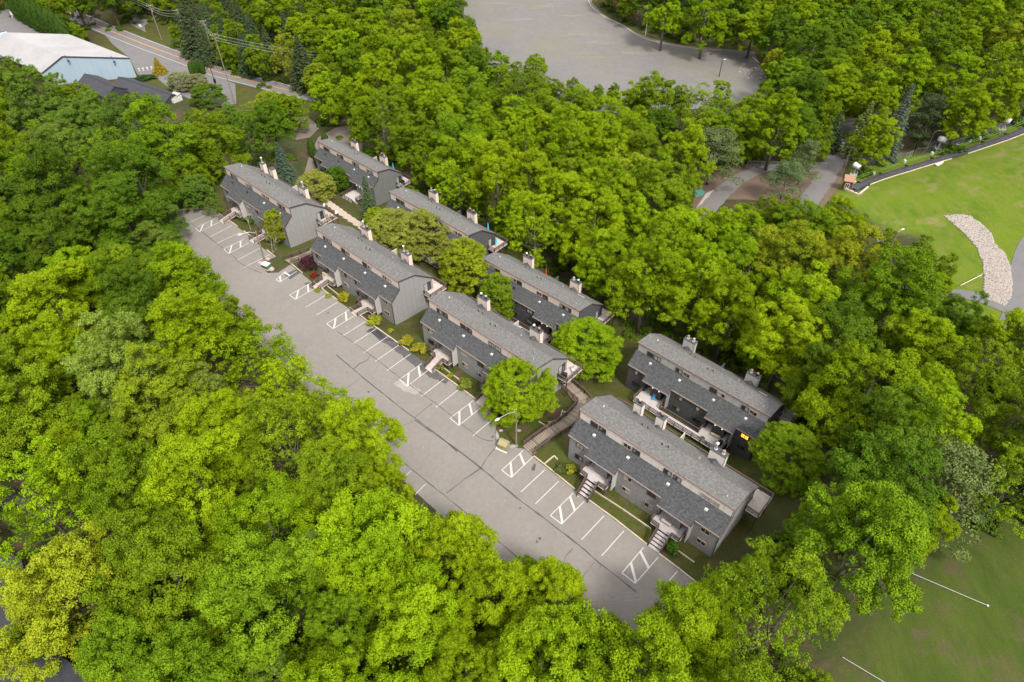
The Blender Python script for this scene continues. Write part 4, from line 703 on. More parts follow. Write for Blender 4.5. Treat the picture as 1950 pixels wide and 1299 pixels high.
FOREST = [(-12,33,5.8,17.8),(164.5,196.1,6.5,24.2),(9.4,16.6,6.4,21.5),(-35.6,26.4,6.1,19.8),(-91.7,137.7,6.9,22.7),(70.5,71.4,5.8,21.8),(-62.5,74.5,6.3,23.7),(18.1,127.7,6.8,22),
 (-52.5,52.6,6.4,23),(-88,107.4,6,21.4),(57.6,86,6.5,24.3),(45.9,49.4,6,20),(12.1,137.9,6,20.5),(-172.2,329.5,6.6,20.2),(-2.4,18.9,5.9,17.6),(-52.7,81.1,6.7,23.7),
 (-43.9,63.1,5.8,17.6),(70.7,82.7,6.1,18.5),(-137.2,189,7,25.8),(-130.1,145.1,5.8,20.1),(35.2,122.9,6.6,22.5),(-96.2,123.1,7,25.7),(-31.9,46.6,6.2,18.7),(-55.6,372.1,6.1,21.5),
 (54.7,98,7.3,23.3),(106.5,225,5.9,18.6),(-42,40.5,7.2,22.4),(43.8,110.9,5.9,21.9),(-128.6,156.6,7.2,23.3),(-13.6,19.4,6.5,19.3),(131.9,179.7,6,19.7),(-183.3,363.3,7,20.7),
 (105.8,323.6,7,22.1),(44,161.1,6.5,23.9),(23.3,20.9,6.3,22.9),(-67.8,288,5.8,22.1),(-86.7,76.8,7.1,20.7),(-43,241.2,7.3,25.9),(-288.1,375.5,6.3,21.8),(190.7,313.9,6.6,19.8),
 (70,57.8,6.7,22.9),(26.1,103.2,6.6,23.4),(-10.4,203.5,6,21.8),(73.7,378.7,6.1,18.8),(229.8,339,6.5,19.8),(-108.1,109.5,6.1,22.8),(149.7,244.8,6.1,20.9),(-155.2,190.9,7.3,21.5),
 (-52.7,268.5,7.1,22.9),(116.1,196.9,6.4,23.2),(86.6,70.6,6.5,21.5),(-176.4,384.8,6.8,24.6),(-28.7,35.8,6.5,23.6),(-54.5,39.4,6.9,20.6),(-96.7,313.8,7.2,25.8),(-214.9,384.7,6.8,21.2),
 (121.6,221.8,6,19.1),(124.4,238.9,5.9,19.3),(-186.1,312.1,7.3,22.4),(157.3,313.6,6.6,23.6),(-80.3,91.1,7,21.1),(141.6,199.4,7.1,23.9),(-84.1,253.7,5.8,21.1),(-27.2,20.2,5.8,17.6),
 (-41.8,313.4,6.5,20.8),(48.8,343.1,6.6,23.9),(103.1,237.3,7,23),(-70.2,367.6,6.8,24.1),(164.7,287.7,6.8,20.5),(135.6,223.2,6.8,22.9),(102,203.1,6.9,20.4),(3.1,27.7,6.3,19.8),
 (213.7,287.5,7.1,24.3),(-48.9,203,6.2,20.7),(69.8,95.7,7.2,25.8),(-206.8,340.2,6.2,20.3),(70.4,298.4,6.5,23.6),(-229.7,384,6.8,20.2),(-55.1,328.6,6.2,22.7),(-26.6,206.9,7.2,22.2),
 (11,196.2,6.2,21.5),(-125.2,129.1,6.8,24.6),(202.7,268.1,6.5,19.3),(134.8,235.6,6,18.4),(-227.5,340.8,6.4,23.4),(82,343.5,6,21.7),(110.1,310.4,7,25),(-17.1,43.7,6.4,20.8),
 (-63.4,50.1,6.6,24.5),(244.3,348.5,7.1,22.2),(130.2,359.5,6.8,20.8),(63,122.2,6.1,19),(-196.1,379.8,6.6,21.5),(34.4,140.9,7,22.8),(22.3,140.3,6.5,22.4),(-74.7,79.6,5.8,18.9),
 (-138.8,349.1,6.3,21.1),(203.5,326.1,5.8,18.3),(-76.9,114.7,6.6,21.9),(-19.7,258,6.4,22.2),(-39.6,263.9,7,24.8),(52,66.7,6.4,22.8),(-103.2,92.2,6.8,23.1),(-109.6,383.5,7.3,21.4),
 (145.6,329.7,6.2,21.6),(-7.9,157.7,6.5,19.6),(-273.8,374.6,7.2,24),(-124.9,167.1,5.8,18.3),(46.9,83.4,5.8,19.6),(-71.2,98.8,6.3,19.6),(-84,59.4,6.6,21.9),(-116.4,181.4,6.4,19.6),
 (-31.8,59.3,6.2,21.5),(-257.7,346,6.1,21.1),(-99,375.7,5.8,20.6),(-247.5,349.7,6.3,22.4),(56.1,112.2,6.6,22.8),(105.1,365,5.8,18.5),(63.3,181.5,5.9,17.7),(182.2,281.3,5.8,19.8),
 (-72.8,175.7,5.8,18.6),(-146.7,165.4,6.5,23),(15.5,155.5,5.8,17.6),(-80.3,47.9,6.8,20.4),(92.9,224.6,5.8,17.9),(176,313.2,7.1,22.9),(193.9,290.3,6.4,22.1),(34.8,183.7,6.3,18.9),
 (130.2,291.6,5.9,21.3),(-188.6,336.5,6.9,22.4),(4.2,166.7,5.8,21.4),(-80.1,129.5,7,23.3),(164,249.1,6.7,22.3),(-163.3,398.2,6.2,18.7),(-98.1,161.7,6.7,24.4),(166.5,226.6,7.2,21.5),
 (83.4,328.7,6.5,19.5),(-54.1,66.6,6.5,21.7),(121.1,305.7,6.2,18.8),(128.6,194.2,6.9,21.6),(-125.4,332.3,6.3,23.5),(104.9,293.5,6.2,20.2),(57.1,305.9,7.2,21.3),(21.1,175.6,6.2,21.1),
 (-169.2,355.1,7.3,22),(-29.9,254.3,5.8,18.4),(142.5,282.9,7.2,21.1),(-142.8,314.7,6.7,21.6),(-97.8,80.8,6.9,23.8),(27.9,152.6,6.8,20.7),(47.7,322.1,6.8,21.6),(67.7,338.3,6.3,22.3),
 (74,177.3,6.7,23.3),(-173.9,194.6,6.6,19.5),(89.6,292.4,6.9,25.2),(-73.4,67.5,7,25.5),(-68.5,315.9,7.3,22.8),(173.2,341.4,6,20.7),(104.1,343.4,5.8,21),(-120.9,360.5,7.3,21.3),
 (-43.1,219.4,7.1,22.3),(188.3,330.1,6.5,23.9),(-39.3,327.8,7,25.2),(94.3,274.8,7.1,20.9),(-42.5,76.9,5.9,18.1),(36.6,103.5,5.9,21.7),(232,289,6.1,20.9),(-111.6,321,6.6,21.3),
 (-37.9,188.3,7,23.4),(-26,316.6,6.2,19.8),(-185.7,212.7,5.9,21.7),(18.9,205.4,6.2,18.9),(-78.4,283.8,5.9,20.2),(196.4,279.5,6,21.8),(194.4,242.4,6.5,22),(0.3,192.1,6.3,19.5),
 (25.7,163.4,6.3,23.6),(2.2,216.3,5.9,19.4),(-80.9,273.3,6,18.3),(-30.4,287,6.4,23.8),(205.8,354,6.8,22.3),(-62.4,257.3,6.5,19.3),(-204.9,354.9,5.9,20.7),(29.2,32.2,6,20.5),
 (-93,288,7.2,24.1),(99.5,263.1,6.7,23),(-250.3,365.1,6.9,22.9),(68,107.5,6.2,21.8),(85.2,315.8,7.1,23.2),(94,355.3,5.9,18.7),(39.6,39.5,6.3,23.2),(223.3,319.6,6.1,19.3),
 (-3.2,140.2,6.6,24.4),(-48,289.7,6,18.1),(75.3,274.5,7.2,26.3),(-14.8,174.2,7.1,21.4),(147.1,270.7,6.5,24),(86.2,198.9,7.2,22.3),(-233.1,373.3,5.8,18.8),(151.4,187.4,5.9,20.8),
 (-55.6,311.2,6.3,18.7),(241.7,321.2,6.9,24.3),(-271.8,342.8,7.3,21.4),(83.1,366.6,7.3,26),(-150.7,341.9,6.4,22.9),(139.4,353.1,6.5,22.2),(-262.8,396.6,5.8,19.2),(29.9,195.9,6,19.4),
 (-15.4,226.8,6.3,19),(-74.8,336.9,6,22.6),(-108.6,152.7,6.6,21),(-81.3,148.6,6.9,24.2),(-53.8,230.7,7.2,23.6),(-58.8,297.4,7.3,25.5),(-33.1,370.2,7.2,25),(183.6,350.9,6.1,20.1),
 (-91.8,92.8,6,22),(-153,330.4,6.5,23.8),(-144.1,152.7,6.1,20.5),(266.2,341,6.6,19.7),(-171.4,312,7.2,24.7),(-276.2,389.9,6.3,19.9),(-89.9,341,6,18.6),(58.1,198.2,7.1,21.7),
 (116.1,258.5,7,21.6),(-77.8,162.6,5.9,18.3),(-81.5,353.8,7.2,24.6),(5.4,127.5,6.6,19.7),(60.9,282.3,6.6,24.4),(50.3,382.9,5.9,18.5),(-113,351.5,6.5,19.2),(13.7,26.4,6.3,22.1),
 (-25.7,177.5,6.5,21.2),(157.6,342.1,6.8,23.6),(115,364.8,5.9,19.2),(80.9,61.1,6.1,18.5),(-112.5,122.3,6,22.9),(20.1,114.5,5.8,18.4),(59.2,361.4,6.6,22.3),(43.8,207,6.1,21.2),
 (-129.1,371,7.1,25.8),(-175.1,208.7,6.6,20.5),(163.5,264.1,6.7,23.9),(127.8,266.4,6.2,19.4),(-166.4,376,6.6,19.9),(163.4,209.7,6.6,24.5),(126.8,327,5.9,21.1),(-218.5,351.1,6.1,20.2),
 (-256.5,328.9,5.9,20.6),(174.9,362.3,6.6,22.7),(142,305.8,6.3,19.9),(134.3,252.5,6.1,18.6),(15,166.6,6.6,24.4),(-43.5,375.2,6.2,22.2),(-189.1,388.1,6.3,19.7),(-60.6,350.7,6.7,23.8),
 (178.6,243,7.3,24.8),(-209.4,395.9,6.4,20.4),(-29.6,340.2,7.2,24.9),(-64.7,87.3,6.1,22.4),(129.1,314.2,7.1,21.7),(143,340.4,6.7,24.9),(-199.4,313.9,5.8,18.7),(214.4,345.5,6.8,21.1),
 (-32.5,229.6,7.3,26.7),(-116.1,140.4,6.1,22.2),(217.4,332.2,6.8,22.5),(-78.8,302.2,5.9,19.4),(-99,352.1,6.2,23.5),(213.7,271.8,6.7,21.9),(150,232.8,5.8,18.6),(-22.6,277.3,7.1,25),
 (-126.5,280.2,6.5,20.7),(-147.3,389.4,6.2,21.6),(-120.6,113.3,5.9,21),(-81,319.6,6.3,20),(-132.3,321.1,6,20.1),(-41.6,52.3,6.2,22.7),(47.6,125.1,5.3,19.7),(-22.5,239.6,5.8,19.8),
 (-14,243.9,5.3,18.6),(-2.8,37.9,5.2,16),(-63,280.2,4.9,16.3),(-23.5,52,5.3,19.5),(-86.1,308,5.6,19.6),(-136.1,201.7,4.9,18),(-4.7,231.8,5.1,16.4),(141.9,183.8,6.1,22.8),
 (-20.7,193.6,5.8,22.1),(-64,59.8,4.9,16.7),(40.7,94.9,5.3,19.9),(-16.6,153.5,5.4,17.8),(-34.1,273.2,5.2,17.2),(-240,331,5.1,16),(-162.5,322.6,5.9,21.3),(-67.8,25.3,5.3,17.1),
 (71.1,126.8,4.9,15.9),(-149.6,361,5.8,20.8),(-75.3,265.7,5.6,17.2),(-167.6,220.3,5,16.5),(111.3,272,6,21.8),(-19.8,26.6,5,19.3),(-75.6,248.7,5.9,18.3),(-260.1,405.9,4.9,16.3),
 (71.4,193.5,5.5,18.2),(113.2,208.9,4.9,16.3),(-247.1,394.8,5.4,20),(-99,106.3,5.4,20.4),(114.7,229.7,5,18),(20.5,32.5,4.9,15.8),(121.1,172.9,5.3,18.2),(-118.5,391.2,5.9,18.3),
 (-68.4,183.7,4.9,18.7),(202.2,371.1,5.2,16.9),(28.4,131.8,5.2,18.5),(-35.3,68.3,5.6,21.4),(9.8,182.5,5,18.6),(208.4,307.5,6,22.3),(82.7,79.3,5.2,17),(-45.8,30.2,5.6,18.8),
 (59.9,59.1,4.9,18),(136.5,269.9,5.1,16.8),(166.7,239.7,5.3,20.4),(114.4,241.4,5.5,19.5),(-3.8,244.2,5.1,15.9),(-91.7,328.8,5.2,19.1),(-184,349.2,5.8,20.5),(-73.1,34.8,5.2,18),
 (36.2,170.5,6,18.9),(120,349.8,5.8,20.6),(174.9,296.4,5.5,20.9),(95,380.1,5.4,19.9),(-36.7,296.3,5,16.4),(85.4,279.6,5.5,17.7),(61.7,68.3,5,18.1),(43.5,192.1,5.3,17.4),
 (4.5,151.1,5.9,18.1),(-123.1,349,5.6,20.4),(166.3,307.8,6,20.7),(161.5,368.5,5.2,17.9),(-91.6,365.2,5,17.5),(-61,96.6,6,19.6),(62.3,351.3,5.5,17.1),(-271.5,355.2,5.9,20.5),
 (-212.2,327.4,5.7,20.9),(187.4,271.3,5.7,18.2),(-78.2,373.7,5.8,19.3),(-121.7,381,5.6,20.8),(-48.6,346.1,6,22.4),(-70.2,274.2,6.2,19.4),(-9,186.3,6,19),(-107.7,360,5.5,19.9),
 (-69,109.9,4.9,16.3),(120.5,284.9,6,21.2),(76.9,357.6,5.4,17.1),(-69,357.4,4.3,16.8),(-22.8,60.6,4.9,17.5),(81.1,211.4,4.4,15.2),(-20.6,33.9,4.1,15.6),(54.9,216.1,4.3,15.2),
 (77.8,89,4.1,16.6),(222.2,270,4.3,16.3),(-5.1,28.9,4.2,15),(5.7,207.3,4.5,16),(-182.4,231.3,4.9,17),(55.2,127,4.6,16.3),(78.5,53,4.5,15.4),(67.3,201,4.9,16.6),
 (126.9,342.1,5.1,17.5),(9.1,224.8,4.5,14.8),(97.9,169.3,4.8,17.9),(190.1,376.9,4.7,18.6),(70.9,329.3,4.6,14.9),(-94.6,71.1,4.4,15.5),(-44.1,21.7,4.5,14.3),(-35.7,213.4,4.3,15),
 (56.6,335.6,4.7,18.6),(-113.6,203,4.1,13.7),(-8.2,43.5,4.7,16.8),(155.8,323.8,4.8,15.9),(-119.9,295.6,4.6,15.2),(123.9,252.9,5.1,16),(99.4,245.3,4.4,17.4),(-250.4,333.6,4.1,15.7),
 (85.6,185.8,4.6,15.5),(-18.8,216.9,5.1,17.5),(-53.3,391.1,4.9,15.2),(129,203.5,4.1,13.5),(-95.9,388,4.8,18.1),(39.2,215,5,16.7),(-50.7,318.2,4.2,14.1),(57,187.9,4.8,15.8),
 (114.7,296,4.6,14.7),(64.8,50.3,4.4,17),(146.8,254.8,4.9,16.3),(-138.6,368.8,5,19.1),(-83.8,188.9,4.4,14.9),(4.3,36.6,4.2,15.2),(51.4,57.4,4.9,18.8),(113.1,381.9,5.1,17.7),
 (-224.6,328.7,4.1,15.7),(51,75.8,5.2,19.9),(-152.7,318.9,4.9,16.3),(57.3,390.1,5.1,16),(107.9,192,5,17),(-92.4,252.5,4.7,18.2),(104,381.1,4.9,17.8),(-189.2,303.5,4.6,17.8),
 (199.1,311.5,4.6,16.7),(-84.4,67.9,4.4,16.8),(-81,101.6,5,17.8),(-15.3,272.3,4.2,15.4),(-196.9,365.8,5,19.2),(-60.4,216.1,4.8,18.2),(-279.5,407.1,4.5,16.1),(-9.5,250.9,4.2,16.3),
 (-109.2,306.1,4.4,16.9),(-67.5,248,4.5,15.3),(52.5,225,4.2,14),(-126.9,184.5,4.7,16.6),(-88.3,117.7,4.8,17.8),(-12.3,143.1,4.8,16.8),(61.4,131.2,4.8,15.8),(-0.8,173.6,4.8,18.6),
 (122.6,185,4.5,15.3),(49.5,311.8,4.3,13.8),(-37.9,18.4,4.7,18.2),(-106.4,272.8,4.7,17),(98.1,336.5,4.5,16.1),(128.3,388.5,4.8,16),(-254.6,388.2,4.4,15.1),(-24.6,43.4,3.5,13),
 (-27,28.2,3.9,12.8),(-100.4,291.6,3.6,13),(25.6,220.1,3.4,12.8),(-36.2,33.4,3.4,13.9),(70.2,385.3,3.5,12.8),(-17,287.8,3.9,12.7),(-28,66.7,3.9,15),(-16.9,53.5,3.5,13.3),
 (-137,214.4,3.5,13.1),(-49.7,89.8,3.6,13.6),(16,229.4,3.3,12.7),(210.2,251.3,4.1,14),(-26.8,270.1,3.9,14.5),(-267.8,332.1,3.8,13.1),(139.7,293.7,4,14.8),(-29.1,389.4,3.8,13.8),
 (-0.5,132.9,3.8,13.2),(69.8,218.9,3.5,14.1),(72.7,50.9,3.3,12.3),(99.7,213.5,3.4,14),(-235,335.6,4.1,13.2),(-4.7,219.6,3.4,12.1),(-105.4,261.9,3.3,11.6),(43.8,151.7,3.4,13.1),
 (90.8,233.2,3.5,13.6),(2.6,242,4,13.4),(-45.2,191.5,3.4,13.8),(68.8,290.9,3.4,13.1),(-158.2,204.1,3.5,12.9),(44.8,131.8,4,14.7),(-63.6,20.1,3.4,13.4),(-74.4,123,3.4,12.4),
 (-48.5,72.2,4.1,15.3),(-33.2,197.5,3.5,13.7),(-63.1,66.5,3.9,15.5),(-113.6,132.6,4,14.8),(-103.3,118.8,3.7,14.8),(86.1,175.4,3.6,13.9),(51.9,120,3.8,15.4),(-109.3,266.9,3.3,13.2),
 (-24.6,168.6,3.6,14.6),(94.7,193,4,14.9),(253.9,349.7,3.3,11.4),(-51.7,336.9,3.3,12.2),(16.2,19,3.4,13.6),(156.6,273.3,3.8,14.8),(8.9,32.8,3.3,12.3),(137.3,397.9,3.3,11.8),
 (-119.5,320.1,3.6,14.3),(101.7,307.3,3.9,13.5),(51.6,204.2,3.3,12.4),(82,100.6,3.3,11.8),(51.9,45.2,3.4,12.9),(-62.1,237.7,3.4,14),(-75.9,41,3.7,14),(-87.4,86.2,3.5,13.6),
 (-77.9,141.2,3.3,11.2),(50.7,105.7,4.1,16.1),(65.6,115.3,3.6,12.5),(-118.6,282.4,3.3,11.5),(8,239.8,3.4,12.4),(89.8,111.9,2.6,8.6),(87.8,118.4,3,9.4),(35.5,232,2.8,9.5),
 (-74.7,145.2,2.7,8.8),(-195.1,257.9,2.5,8.7),(26,38.6,2.7,8.8),(-9.6,25.4,2.8,10),(84.8,88.5,3,9.3),(38.9,47.7,2.9,10.1),(20.8,27,2.7,9.6),(95.4,86.9,2.6,8.7),
 (-22.2,39.3,3,10.6),(73.7,290.6,3.2,10.3),(32.6,27,2.7,8.7),(-36.7,334.7,3,9.2),(80.4,131.1,2.7,8.5),(32.8,42.3,2.5,8.8),(-62.1,37.4,2.8,9.6),(150.8,401.5,2.6,9.6),
 (-87.9,357.4,3,10.5),(21.8,236.5,2.7,10),(-164.9,413,2.7,9),(-38,57.5,2.6,9.6),(2,41.5,2.6,8.6),(-85.2,165.4,3.2,10.2),(62.6,143.7,2.6,8.8),(-99.5,139.7,2.7,9.1),
 (-164.9,242.2,2.5,8.3),(29.8,226.4,2.6,9.3),(-8.7,147.4,2.6,9.5),(69.8,184.3,2.7,9.2),(-20.8,19.3,3.1,10),(-73.7,213.3,3.2,11.2),(4.6,20.9,2.6,8.6),(13.2,234.9,3.2,11.2),
 (-70.1,74.4,3.2,10),(45.3,89.4,2.8,9.7),(12.3,131.2,2.8,10.1),(-74.2,361.1,3.1,10.7),(-149.6,350.2,2.8,10.2),(57.2,141.3,2.7,9),(-27.8,247.6,2.7,10.1),(82.7,181.2,2.9,9.1),
 (-172.2,319.5,2.9,9.5),(-13.8,27.4,2.6,9.5),(43.7,145.8,2.6,9.6),(-97.7,198.9,3.1,10.4),(11.4,173.9,2.9,10.4),(-76.5,155.9,3.2,10.2),(-66.1,305.4,2.5,8.3),(-186,254.8,2.6,8.7),
 (82.3,121.4,2.9,10.2),(46.4,96.1,3.1,10.6),(30.1,232.9,2.6,8.7),(31.6,106.5,2.5,8.1),(29.4,40.5,2.8,9.1),(-78.9,136.9,2.5,9.3),(-24.6,349.4,2.8,8.8),(-59.7,273.4,2.8,10.1),
 (-41.7,69.8,2.8,9.9),(-253.8,395.5,2.7,8.6),(74.1,185.9,2.6,9.2),(45.1,330.7,2.6,9.2),(-137.4,289.9,2.9,9.6),(-209.8,255.9,2.6,8.8),(-261.1,356.7,3,10.5),(-33.7,182.6,3,9.8),
 (79.9,349.7,2.7,8.7)]
def region(px, py):
    if px < 430 and py < 300: return 'beyond the far car park end'
    if px < 430 and py < 430: return 'near the far car park corner'
    if px < 260 and py < 800: return 'at the left edge'
    if px < 760 and py < 860: return 'along the left side of the car park'
    if px < 300: return 'in the lower left corner'
    if px < 620 and py > 860: return 'left of centre near the bottom'
    if py > 1000 and px < 900: return 'at the bottom left of centre'
    if py > 1000 and px < 1250: return 'below the near car park end'
    if py > 860 and px < 1000: return 'along the left side of the car park'
    if py > 860 and px >= 1250 and py > 1080: return 'at the bottom beside the meadow'
    if py > 860: return 'right of the nearest block'
    if px > 1700 and py > 430: return 'at the right edge beyond the rock drain'
    if px > 1230 and py > 600: return 'right of the dark rear block'
    if px > 1230 and py > 340: return 'between the rear blocks and ski slope'
    if px > 1480 and py > 100: return 'beyond the gravel track'
    if px > 1480: return 'in the far upper right corner'
    if px > 1100 and py < 110: return 'behind the upper car park'
    if py < 150 and px < 930: return 'between the road and upper car park'
    if py > 380: return 'behind the rear blocks'
    if px < 900: return 'behind the farthest rear block'
    return 'before the upper car park'
fl = []
for x, y, R, H in FOREST:
    z = terrain(x, y); p = project((x, y, z + H*.7)); vis = -10 < p[0] < IW+10 and -30 < p[1] < IH+30; fl.append((R/math.dist((x, y, z), (0, 0, CAMZ)) if vis else 0, x, y, z, R, H, p))
fl.sort(key=lambda a: -a[0]); NT = min(238, sum(1 for a in fl if a[0] > 0))
WORD = dict(bright='bright green', yellow='yellowish green', mid='mid green', dark='deep green', cool='muted green', soft='soft yellow green')
picks = []
for k, (s, x, y, z, R, H, p) in enumerate(fl[:NT]):
    left = p[0] < 480 and p[1] < 460; r_ = random.random() + math.sin(x*.06 + 1.3)*math.cos(y*.05 + .4)*.22
    sh = ('cool' if r_ < .40 else 'mid' if r_ < .85 else 'dark') if left else ('soft' if r_ < .34 else 'mid' if r_ < .62 else 'bright' if r_ < .95 else 'yellow') if p[0] < 620 and p[1] > 620 else ('bright' if r_ < .50 else 'yellow' if r_ < .53 else 'mid' if r_ < .86 else 'dark')
    lac = random.random() < .09; ever = 330 < p[0] < 590 and p[1] < 112 and random.random() < .7
    lab = f"large dark spruce {region(*p)}" if ever else f"{'sparse' if lac else 'large' if R > 6 else 'medium' if R > 4.4 else 'small'} {WORD[sh]} tree {region(*p)}"
    picks.append([lab, x, y, z, R, H, p, sh, lac, ever])
ORD = ['leftmost', 'second from left', 'third from left', 'fourth from left', 'fifth from left', 'sixth from left', 'seventh from left', 'eighth from left', 'ninth from left', 'tenth from left', 'eleventh from left', 'twelfth from left']
for lab in sorted({q[0] for q in picks}):
    same = sorted([q for q in picks if q[0] == lab], key=lambda q: q[6][0])
    for i, (l_, x, y, z, R, H, p, sh, lac, ever) in enumerate(same):
        n = len(same); tail = '' if n == 1 else ', ' + ('rightmost' if i == n-1 else ORD[i] if i < 12 and i <= n/2 + 1 else ORD[n-1-i].replace('left', 'right') if n-1-i < 12 else ORD[11])
        if ever: place(random.choice(SPRUCE), (x, y, z), R/3.2*1.1, (H*1.1)/15, NSH['dark'], 'spruce_tree', l_ + tail, 'tree', 'spruces along the public road')
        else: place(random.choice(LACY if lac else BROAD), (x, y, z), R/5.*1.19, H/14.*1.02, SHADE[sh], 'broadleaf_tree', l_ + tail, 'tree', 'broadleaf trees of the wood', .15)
# the remaining trees of the wood (outside the frame or smallest in it) as one mass
src = bpy.data.collections.new('wood_sources')
for i in range(4):
    o = bpy.data.objects.new('crown', BROAD[i][0]); o.color = jit(SHADE['mid'], 0); src.objects.link(o)
rest = fl[NT:]; me = bpy.data.meshes.new('wood'); me.from_pydata([(a[1], a[2], a[3]) for a in rest], [], []); at = me.attributes.new('grow', 'FLOAT_VECTOR', 'POINT'); at.data.foreach_set('vector', np.array([(a[4]/5, a[4]/5, a[5]/14) for a in rest]).ravel())
wd = obj('wood', me, kind='stuff'); tag(wd, 'green broadleaf trees of the wood continuing past the edges of the view', 'trees'); wd.color = jit(SHADE['mid'], 0)
ng = bpy.data.node_groups.new('wood', 'GeometryNodeTree'); ng.interface.new_socket('Geometry', in_out='INPUT', socket_type='NodeSocketGeometry'); ng.interface.new_socket('Geometry', in_out='OUTPUT', socket_type='NodeSocketGeometry')
N_ = ng.nodes; L_ = ng.links; gi = N_.new('NodeGroupInput'); go = N_.new('NodeGroupOutput'); ip = N_.new('GeometryNodeInstanceOnPoints'); ci = N_.new('GeometryNodeCollectionInfo'); ci.inputs['Collection'].default_value = src; ci.inputs['Separate Children'].default_value = True; ci.inputs['Reset Children'].default_value = True
ip.inputs['Pick Instance'].default_value = True; na = N_.new('GeometryNodeInputNamedAttribute'); na.data_type = 'FLOAT_VECTOR'; na.inputs[0].default_value = 'grow'; rv = N_.new('FunctionNodeRandomValue'); rv.data_type = 'FLOAT_VECTOR'; rv.inputs[0].default_value = (0, 0, 0); rv.inputs[1].default_value = (0, 0, 6.28)
L_.new(gi.outputs[0], ip.inputs['Points']); L_.new(ci.outputs[0], ip.inputs['Instance']); L_.new(rv.outputs[0], ip.inputs['Rotation']); L_.new(na.outputs[0], ip.inputs['Scale']); L_.new(ip.outputs[0], go.inputs[0]); md = wd.modifiers.new('wood', 'NODES'); md.node_group = ng
# low growth under the trees
us = bpy.data.collections.new('undergrowth_sources')
cc = []; cr = []
for _ in range(22): a = RNG.uniform(0, 6.28); q = RNG.uniform(0, 1)**.5*.85; cc.append(np.array([q*math.cos(a), q*math.sin(a), .1 + .5*(1-q*q)*RNG.uniform(.5, 1.2)])); cr.append(RNG.uniform(.16, .34))
o = bpy.data.objects.new('foliage', leaf_mesh('foliage', *clumps_to_leaves(cc, cr, [60]*22, .15, flat=.8), M['leaf'])); o.color = (.060, .105, .010, 1); us.objects.link(o)
P_ = []
for _, x, y, z, R, H, p in fl:
    for _ in range(5): a = random.uniform(0, 6.28); q = random.uniform(0, R*1.0); P_.append((x + q*math.cos(a), y + q*math.sin(a)))
P_ = np.array(P_); P_ = P_[~inside(P_, LOTW) & ~inside(P_, UPW) & (seg_dist(P_, LOTW) > 1.5) & (seg_dist(P_, UPW) > 3)]; PZ = terrain(P_[:, 0], P_[:, 1]); PJ = project(np.column_stack([P_, PZ]))
tr_ = [np.array([G(*q)[:2] for q in poly]) for poly in ([(1640,225),(1612,250),(1590,300),(1575,345),(1540,400),(1500,400),(1420,360),(1350,410),(1310,430),(1310,380),(1380,330),(1450,305),(1560,312),(1600,225)],)]
kp = np.ones(len(P_), bool)
for tp in tr_: kp &= ~inside(P_, tp)
P_, PZ = P_[kp], PZ[kp]; me = bpy.data.meshes.new('undergrowth'); me.from_pydata(np.column_stack([P_, PZ]).tolist(), [], []); at = me.attributes.new('grow', 'FLOAT_VECTOR', 'POINT'); g_ = RNG.uniform(.9, 2.3, len(P_)); at.data.foreach_set('vector', np.column_stack([g_, g_, g_*RNG.uniform(.7, 1.5, len(P_))]).ravel())
ug = obj('undergrowth', me, kind='stuff'); tag(ug, 'low green undergrowth beneath the trees of the wood', 'undergrowth'); ug.color = (.060, .105, .010, 1); n2 = ng.copy(); n2.name = 'undergrowth'
for nd in n2.nodes:
    if nd.bl_idname == 'GeometryNodeCollectionInfo': nd.inputs['Collection'].default_value = us
    if nd.bl_idname == 'FunctionNodeRandomValue': nd.inputs[0].default_value = (-.12, -.12, 0); nd.inputs[1].default_value = (.12, .12, 6.28)
ug.modifiers.new('undergrowth', 'NODES').node_group = n2
